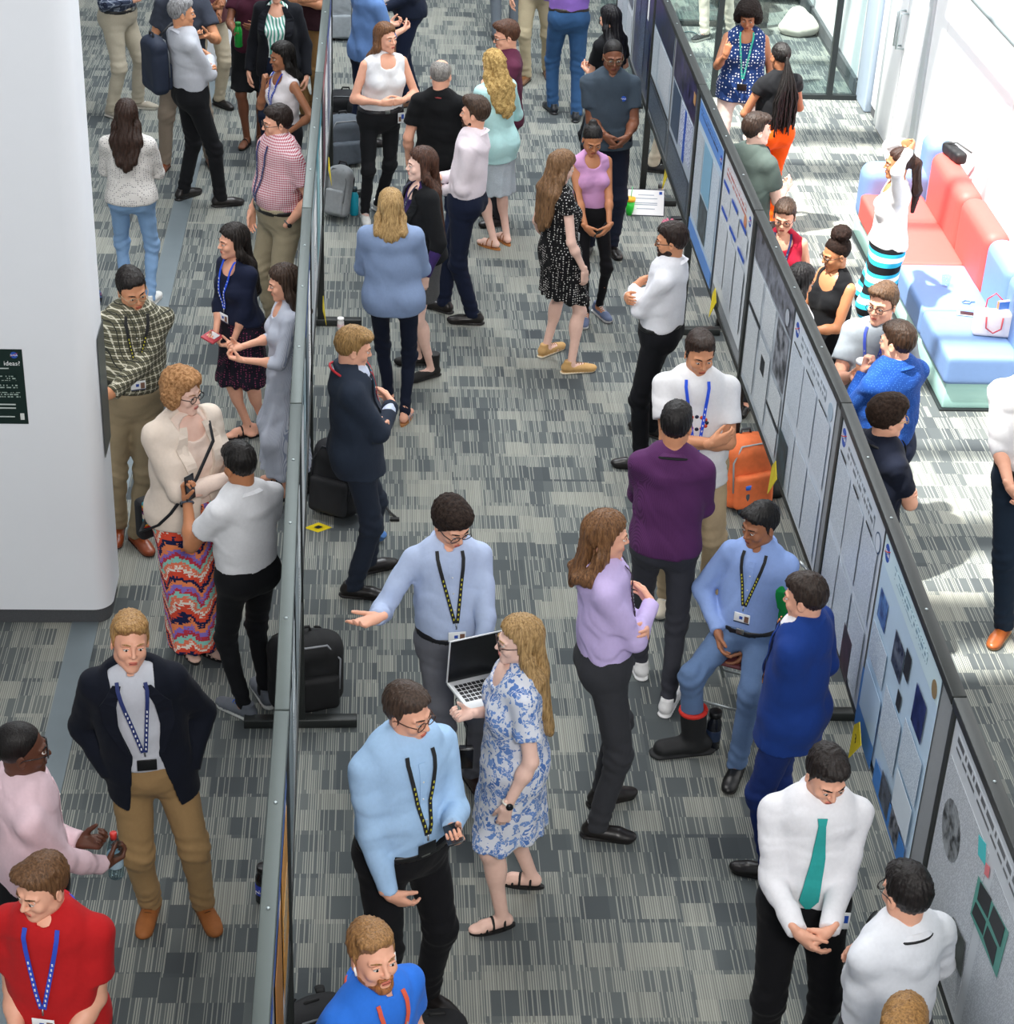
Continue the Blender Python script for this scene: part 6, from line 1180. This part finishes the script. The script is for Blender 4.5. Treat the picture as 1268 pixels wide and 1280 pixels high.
v, q_ = solidify([rbox((0, 0, 0), (.10, .045, .13), .03)], .010); link('bag_body', np_mesh('bag_body', v, q_, [plain('nylon', '#15161a', .75)]), e)
v, q_ = solidify([rbox((0, .05, .05), (.095, .014, .09), .012)], .008); link('flap', np_mesh('flap', v, q_, [cloth('rainbow', '#c7402f')]), e)
mb = MB(); Ri = Matrix.Rotation(math.radians(140), 3, 'Z'); 
pts = [c+A3((.03, .02, .12))]+[inf['T'](*t) for t in ((.31, .0, .90), (.26, .10, .97), (.22, .16, 1.05), (.08, .205, 1.22), (-.06, .175, 1.38), (-.115, .06, 1.475), (-.10, -.08, 1.45))]
mb.tube([Ri @ Vector(q-c) for q in pts], .011, mat('webbing', '#14161c', .7), 6, flat=.5); mb.build('strap', e)
# ------------------------------------------------------------------ bottles and cups
def bottle(loc, r, h, col, cap, label, name='water_bottle', clear=False, band=None, bandtxt=None, tilt=None, capr=.7, capc=None, group=None):
    e = empty(name, tuple(loc), 0, label=label, cat='bottle', group=group); m = glassmat('clear_plastic', col, .08) if clear else plain('bottle_plastic', col, .2, 0, .05, 12)
    if tilt is not None: e.rotation_euler = tilt
    mb = MB(); mb.lathe([(r*.9, 0), (r, .006), (r, h*.62), (r*.97, h*.70), (r*.6, h*.84), (r*.52, h*.88)], m, n=20); mb.build('bottle_body', e)
    mb = MB(); mb.lathe([(r*capr, h*.86), (r*capr, h*.99), (r*capr*.85, h)], mat('cap', cap, .4), n=18); mb.build('cap', e)
    if band: 
        mb = MB(); mb.lathe([(r*1.01, h*.25), (r*1.02, h*.26), (r*1.02, h*.52), (r*1.01, h*.53)], mat('label', band, .4), n=20)
        if bandtxt: text_mb(mb, bandtxt, r*.75, inkw, (0, -r*1.05, h*.39), (1, 0, 0), (0, 0, 1), .002)
        mb.build('label', e)
    return e
G_ = 'bottles standing on the carpet'
bottle(at(443, 268), .038, .25, '#1f9fb8', '#2a3a40', 'teal water bottle next to light grey backpack', group=G_)
bottle(at(426, 412), .026, .10, '#e9e6e4', '#f4f4f2', 'small white bottle with cap near left boards', 'pill_bottle', capr=.98, group=G_, band='#e7c9c9')
bottle(at(330, 1125), .040, .22, '#131418', '#0d0d10', 'black bottle with blue band left of the nearest boards', band='#2743c0', bandtxt='NASA', capr=.8, group=G_)
bottle(at(929, 642), .040, .23, '#41505c', '#2f6fe0', 'grey bottle with bright blue lid beside the orange backpack', capr=.95, group=G_)
bottle(at(890, 934), .042, .25, '#14171f', '#101114', 'black water bottle beside the orthopaedic boot', capr=.85, band='#1f2c44', group=G_)
bottle(at(824, 262), .036, .24, '#d8c9cc', '#5a5a5e', 'pale pink steel bottle behind the framed certificate', capr=.7, group=G_)
bottle(at(471, 672), .033, .14, '#d2dce2', '#4f7fc0', 'clear water bottle lying behind the suited man', clear=True, group=G_, band='#5f86b8', tilt=(.9, 0, .4))
pw, hd, pn = palm(I['pinkshirt'], 'R'); bottle(pw-A3((0, 0, .14)), .034, .24, '#d8e6ea', '#c8342c', 'clear bottle with red cap held by the man in pink shirt', clear=True, capr=.45, band='#9fb8c8')
pw, hd, pn = palm(I['maroon'], 'R'); bottle(pw-A3((0, 0, .13)), .036, .22, '#1d8a35', '#1a6a2a', 'green bottle held by the woman in the maroon top')
# green cup, certificate, bow by the post
p = at(787, 268); e = empty('tumbler', tuple(p), 0, label='bright green cup with yellow lid and straw by the post foot', cat='cup')
mb = MB(); mb.lathe([(.030, 0), (.042, .13)], mat('cup_green', '#27c83a', .3), n=20); mb.build('cup_body', e); mb = MB(); mb.lathe([(.045, .13), (.045, .155), (.03, .16)], mat('cup_yellow', '#f0b020', .4), n=20); mb.build('lid', e); mb = MB(); mb.tube([(0, 0, .12), (.01, 0, .26)], .004, mat('straw', '#5fd08a', .4), 6); mb.build('straw', e)
p0 = at(807, 270); e = empty('certificate', tuple(p0), -.05, label='framed white certificate propped on the post foot', cat='certificate'); Rt = Matrix.Rotation(-.55, 3, 'X')
def rb(mb, lo, hi, m): mb.box(lo, hi, m, rot=Rt, piv=(0, 0, 0))
mb = MB(); rb(mb, (-.165, -.004, 0), (.165, .006, .235), mat('frame_dark', '#2a3040', .4)); mb.build('frame', e)
mb = MB(); rb(mb, (-.158, -.007, .007), (.158, -.004, .228), mat('paper_white', '#f2f3f4', .4))
for z, w in ((.18, .07), (.15, .10), (.11, .10), (.095, .10), (.06, .08)): rb(mb, (-w, -.0085, z), (w, -.007, z+.006), mat('print_faint', '#9aa6b8', .6))
rb(mb, (.115, -.009, .19), (.14, -.007, .215), inkb); mb.build('sheet', e)
p = at(836, 285); mb = MB(); pk = cloth('plain', '#c8788c')
for k in range(7): a = k*.9; mb.tube([(0, 0, .03), (.05*math.cos(a), .05*math.sin(a), .06), (.07*math.cos(a+.4), .07*math.sin(a+.4), .03), (0, 0, .02)], .016, pk, 6)
mb.tube([(0, 0, .001+.012), (.06, -.04, .012)], .012, pk, 6); tag(mb.build('hair_scrunchie', None, tuple(p)), 'pink ribbon bow on the carpet right of the certificate', 'ribbon')
p = at(848, 274); mb = MB(); mb.box((-.06, -.03, 0), (.07, .03, .02), mat('case_black', '#202226', .5), .006); tag(mb.build('spectacle_case', None, tuple(p), .1), 'small dark case beside the pink ribbon bow', 'case')
# ------------------------------------------------------------------ phones and other things in hands
blackp = mat('phone_black', '#0e0f12', .25); screen = mat('phone_screen', '#22262d', .1)
def held(mb, name, inf, side, label, cat, d=.075, up=.028, tilt=None):
    w, hd, pn = palm(inf, side, d, up); x = np.cross(hd, pn); o = mb.build(name); o.matrix_world = Matrix(((x[0], hd[0], pn[0], w[0]), (x[1], hd[1], pn[1], w[1]), (x[2], hd[2], pn[2], w[2]), (0, 0, 0, 1))); return tag(o, label, cat)
def phone(inf, side, label, **k):
    mb = MB(); mb.box((-.036, -.072, -.004), (.036, .072, .004), blackp, .004); mb.box((-.032, -.066, .004), (.032, .066, .0048), screen); return held(mb, 'phone', inf, side, label, 'phone', **k)
phone(I['phone'], 'L', 'black phone in hand of man in light blue shirt at lower centre'); phone(I['pinktop'], 'L', 'phone in the hands of the woman in pink top', d=.06); phone(I['greypolo'], 'R', 'phone in hands of the man in charcoal polo', d=.06)
phone(I['slate'], 'L', 'black phone held by the man in slate t-shirt'); phone(I['shortsleeve'], 'L', 'black phone raised by the man in white short sleeves')
mb = MB(); mb.box((-.05, -.075, -.008), (.05, .075, .008), mat('wallet_red', '#b8434c', .5), .006); mb.box((-.03, -.05, .008), (.03, .03, .011), mat('phone_white', '#dfe2e6', .3)); held(mb, 'wallet', I['phonewoman'], 'R', 'red wallet held by the woman with long black hair', 'wallet', .06, .03)
mb = MB(); cw, hd, pn = palm(I['coffee'], 'R', .07, .035); e = empty('coffee_cup', tuple(cw+A3((.0, -.05, .0))), 0, label='paper coffee cup with white lid held by man in grey t-shirt', cat='cup')
mb.lathe([(.028, 0), (.040, .11)], mat('cup_card', '#c98a68', .7), n=20); mb.build('cup_body', e); mb = MB(); mb.lathe([(.043, .11), (.043, .122), (.036, .130), (.034, .130)], mat('lid_white', '#f2f2ee', .4), n=20); mb.build('lid', e)
# laptop between the gesturing man and the woman in floral dress
c = at(610, 866, 1.04); e = empty('laptop', tuple(c), math.radians(30), label='open silver laptop with black screen held by woman in floral dress', cat='laptop'); Rb = Matrix.Rotation(.22, 3, 'X')
al = mat('laptop_silver', '#d9dbdd', .3, .3); key = mat('key_black', '#1a1b1e', .4)
mb = MB(); mb.box((-.165, -.12, -.008), (.165, .12, .008), al, .006); mb.build('base', e)
mb = MB()
for r in range(5):
    for k in range(12): mb.box((-.145+k*.0245, .085-.025*r-.018, .008), (-.145+k*.0245+.019, .085-.025*r, .0105), key)
mb.build('keyboard', e); mb = MB(); mb.box((-.05, -.11, .008), (.05, -.05, .0092), mat('trackpad', '#c3c6c9', .25, .3)); mb.build('trackpad', e)
Rl = Matrix.Rotation(-.25, 3, 'X'); mb = MB(); mb.box((-.165, .118, .0), (.165, .128, .225), al, .004, rot=Rl, piv=(0, .12, 0)); mb.box((-.160, .1155, .006), (.160, .118, .220), blackp, rot=Rl, piv=(0, .12, 0)); mb.build('lid', e); e.rotation_euler[0] = .15; e.rotation_euler[1] = .12
p = at(583, 940, .72); e = empty('power_adapter', tuple(p), 0, label='black power adapter dangling on a cord below the laptop', cat='charger'); mb = MB(); mb.box((-.035, -.02, -.09), (.035, .02, .03), blackp, .005); mb.build('adapter_block', e)
mb = MB(); t = c-p; mb.tube([(0, 0, .03), (.0, .0, .16), (-.05, .02, .24), (-.06, .02, .30), A3((t[0]-.14, t[1]-.03, t[2]))], .003, blackp, 5); mb.build('cord', e)
# badge clipped on trousers, polo emblem
def emblem(inf, x, z, r, label=None):
    c = inf['front'](x, z, .004); s = MB(); s.mb = s; vs = [(c.x+r*math.cos(a), c.y+.002, c.z+r*math.sin(a)) for a in np.linspace(0, 6.283, 20, endpoint=False)]; s.add(vs+[(a, b-.004, d) for a, b, d in vs], [tuple(range(20)), tuple(reversed(range(20, 40)))]+[(j, 20+j, 20+(j+1) % 20, (j+1) % 20) for j in range(20)], inkb)
    text_mb(s, 'NASA', r*.75, inkw, (c.x, c.y+.0035, c.z), (-1, 0, 0), (0, 0, 1), .001); s.build('emblem', inf['obj'])
emblem(I['greypolo'], -.095, 1.31, .022)
inf = I['whitetee']; mb = MB(); red_ = mat('print_orange', '#d8502e', .6); dkp = mat('print_navy', '#1b2440', .6)
for k in range(12):
    a = k/12*6.283; c = inf['front'](.055*math.cos(a), 1.25+.035*math.sin(a), .003); mb.lathe([(.012, -.001), (.012, .001)], red_ if k % 3 else dkp, tuple(c), 8, 'y')
mb.build('shirt_print', inf['obj'])
for k_, x, z in (('tealtie', -.13, .97), ('whiteblouse', -.13, .95)):
    inf = I[k_]; p = inf['TL'](x, .15, z); mb = MB(); mb.box((p[0]-.030, p[1]-.002, p[2]-.045), (p[0]+.030, p[1]+.003, p[2]+.045), mat('card_white', '#eceff0', .35), .002); mb.box((p[0]-.022, p[1]+.003, p[2]-.01), (p[0]+.0, p[1]+.004, p[2]+.03), inkb); mb.box((p[0]+.002, p[1]+.003, p[2]-.03), (p[0]+.024, p[1]+.004, p[2]+.01), mat('card_photo', '#7a5a4a', .5)); mb.build('badge', inf['obj'])
inf = I['royal']; mb = MB()
for u in (-1, 1): mb.tube([inf['HD'](u*.080, .008, -.012), inf['HD'](u*.078, .016, -.045)], .005, mat('earbud_white', '#f2f2f2', .3), 6)
mb.build('earbuds', inf['obj'])
# ------------------------------------------------------------------ on and around the sofa
zt = .452
p = at(1208, 393, zt); mb = MB(); mb.box((-.07, -.035, 0), (.07, .035, .009), mat('phone_silver', '#b9bdc2', .3, .4), .003); mb.box((-.045, -.03, .009), (.055, .03, .0105), screen); tag(mb.build('phone', None, tuple(p), -.25), 'silver phone lying on the blue sofa seat', 'phone')
p = at(1203, 378, zt); mb = MB(); mb.tube([(0, 0, .006), (.03, .03, .006), (.07, .01, .006), (.05, -.03, .006), (0, -.02, .006)], .005, mat('keys_blue', '#6f88c4', .4), 6); mb.box((.06, .0, 0), (.10, .025, .012), mat('keys_blue', '#6f88c4', .4), .003); tag(mb.build('key_ring', None, tuple(p)), 'small blue key ring above the phone on the sofa', 'keys')
p = at(1182, 357, zt); mb = MB(); mb.lathe([(.028, 0), (.036, .08)], glassmat('clear_cup', '#eef4f8'), n=18); tag(mb.build('plastic_cup', None, tuple(p)), 'clear plastic cup on the blue sofa seat', 'cup')
p = at(1245, 420, zt); e = empty('handbag', tuple(p+A3((-.03, .03, 0))), -.15, label='white handbag with red handles on the blue sofa seat', cat='handbag')
wb = plain('bag_white', '#e9ded8', .4); v, q_ = solidify([rbox((0, 0, .095), (.14, .055, .095), .02, clips=[((0, 0, .19), (0, 0, 1))])], .009); link('bag_body', np_mesh('bag_body', v, q_, [wb]), e)
for sd_ in (-1, 1): mb = MB(); mb.tube([(-.06, sd_*.057, .16), (-.055, sd_*.075, .08) if sd_ < 0 else (-.055, .06, .25), (0, sd_*.08, .045) if sd_ < 0 else (0, .06, .30), (.055, sd_*.075, .08) if sd_ < 0 else (.055, .06, .25), (.06, sd_*.057, .16)], .006, mat('handle_red', '#c23a44', .4), 6); mb.build('handle', e)
p = at(1257, 390, zt+.16); mb = MB(); mb.box((-.07, -.012, -.12), (.07, .012, .09), mat('book_orange', '#e07a3a', .5)); mb.box((-.07, -.016, .03), (.07, -.012, .09), mat('book_blue', '#3a6ab0', .5)); mb.box((-.066, -.010, .09), (.066, .010, .0915), inkw); tag(mb.build('book', None, tuple(p), .25), 'colourful book standing in the white handbag', 'book')
bk = I['stripeskirt']['head']; p = at(1150, 188, .97); e = empty('shoulder_bag', (4.72, p[1]+.05, .885), .2, label='black bag resting on top of the sofa back behind striped skirt woman', cat='bag')
v, q_ = solidify([rbox((0, 0, .05), (.05, .15, .05), .03)], .010, folds(5, .006, 30)); v[:, 2] = np.maximum(v[:, 2], 0); link('bag_body', np_mesh('bag_body', v, q_, [plain('nylon', '#17181b', .6)]), e)
mb = MB(); mb.tube([(-.04, .12, .09), (.02, .02, .13), (.08, -.14, .10)], .012, mat('webbing', '#3a3a3a', .6), 6, flat=.5); mb.build('handle', e)
p = at(1000, 46); v, q_ = solidify([ell((0, 0, .07), (.23, .16, .11), k=.05), ell((-.03, .0, .16), (.13, .08, .15), k=.06), ell((.06, .02, .14), (.12, .08, .09), k=.05)], .014, folds(8, .014, 20)); v[:, 2] = np.maximum(v[:, 2], .002)
o = link('tote_bag', np_mesh('tote_bag', v, q_, [cloth('plain', '#cfc9be')]), None, tuple(p+A3((0, .1, 0)))); tag(o, 'slumped off-white canvas bag on floor by the glass screens', 'bag')
p = at(862, 42); mb = MB(); mb.tube([(-.06, 0, .012), (-.01, .03, .012), (.05, .02, .012), (.07, -.05, .012)], .006, mat('cable_teal', '#2a4c50', .5), 6); tag(mb.build('strap', None, tuple(p)), 'short dark teal strap lying on the carpet by the top boards', 'strap')
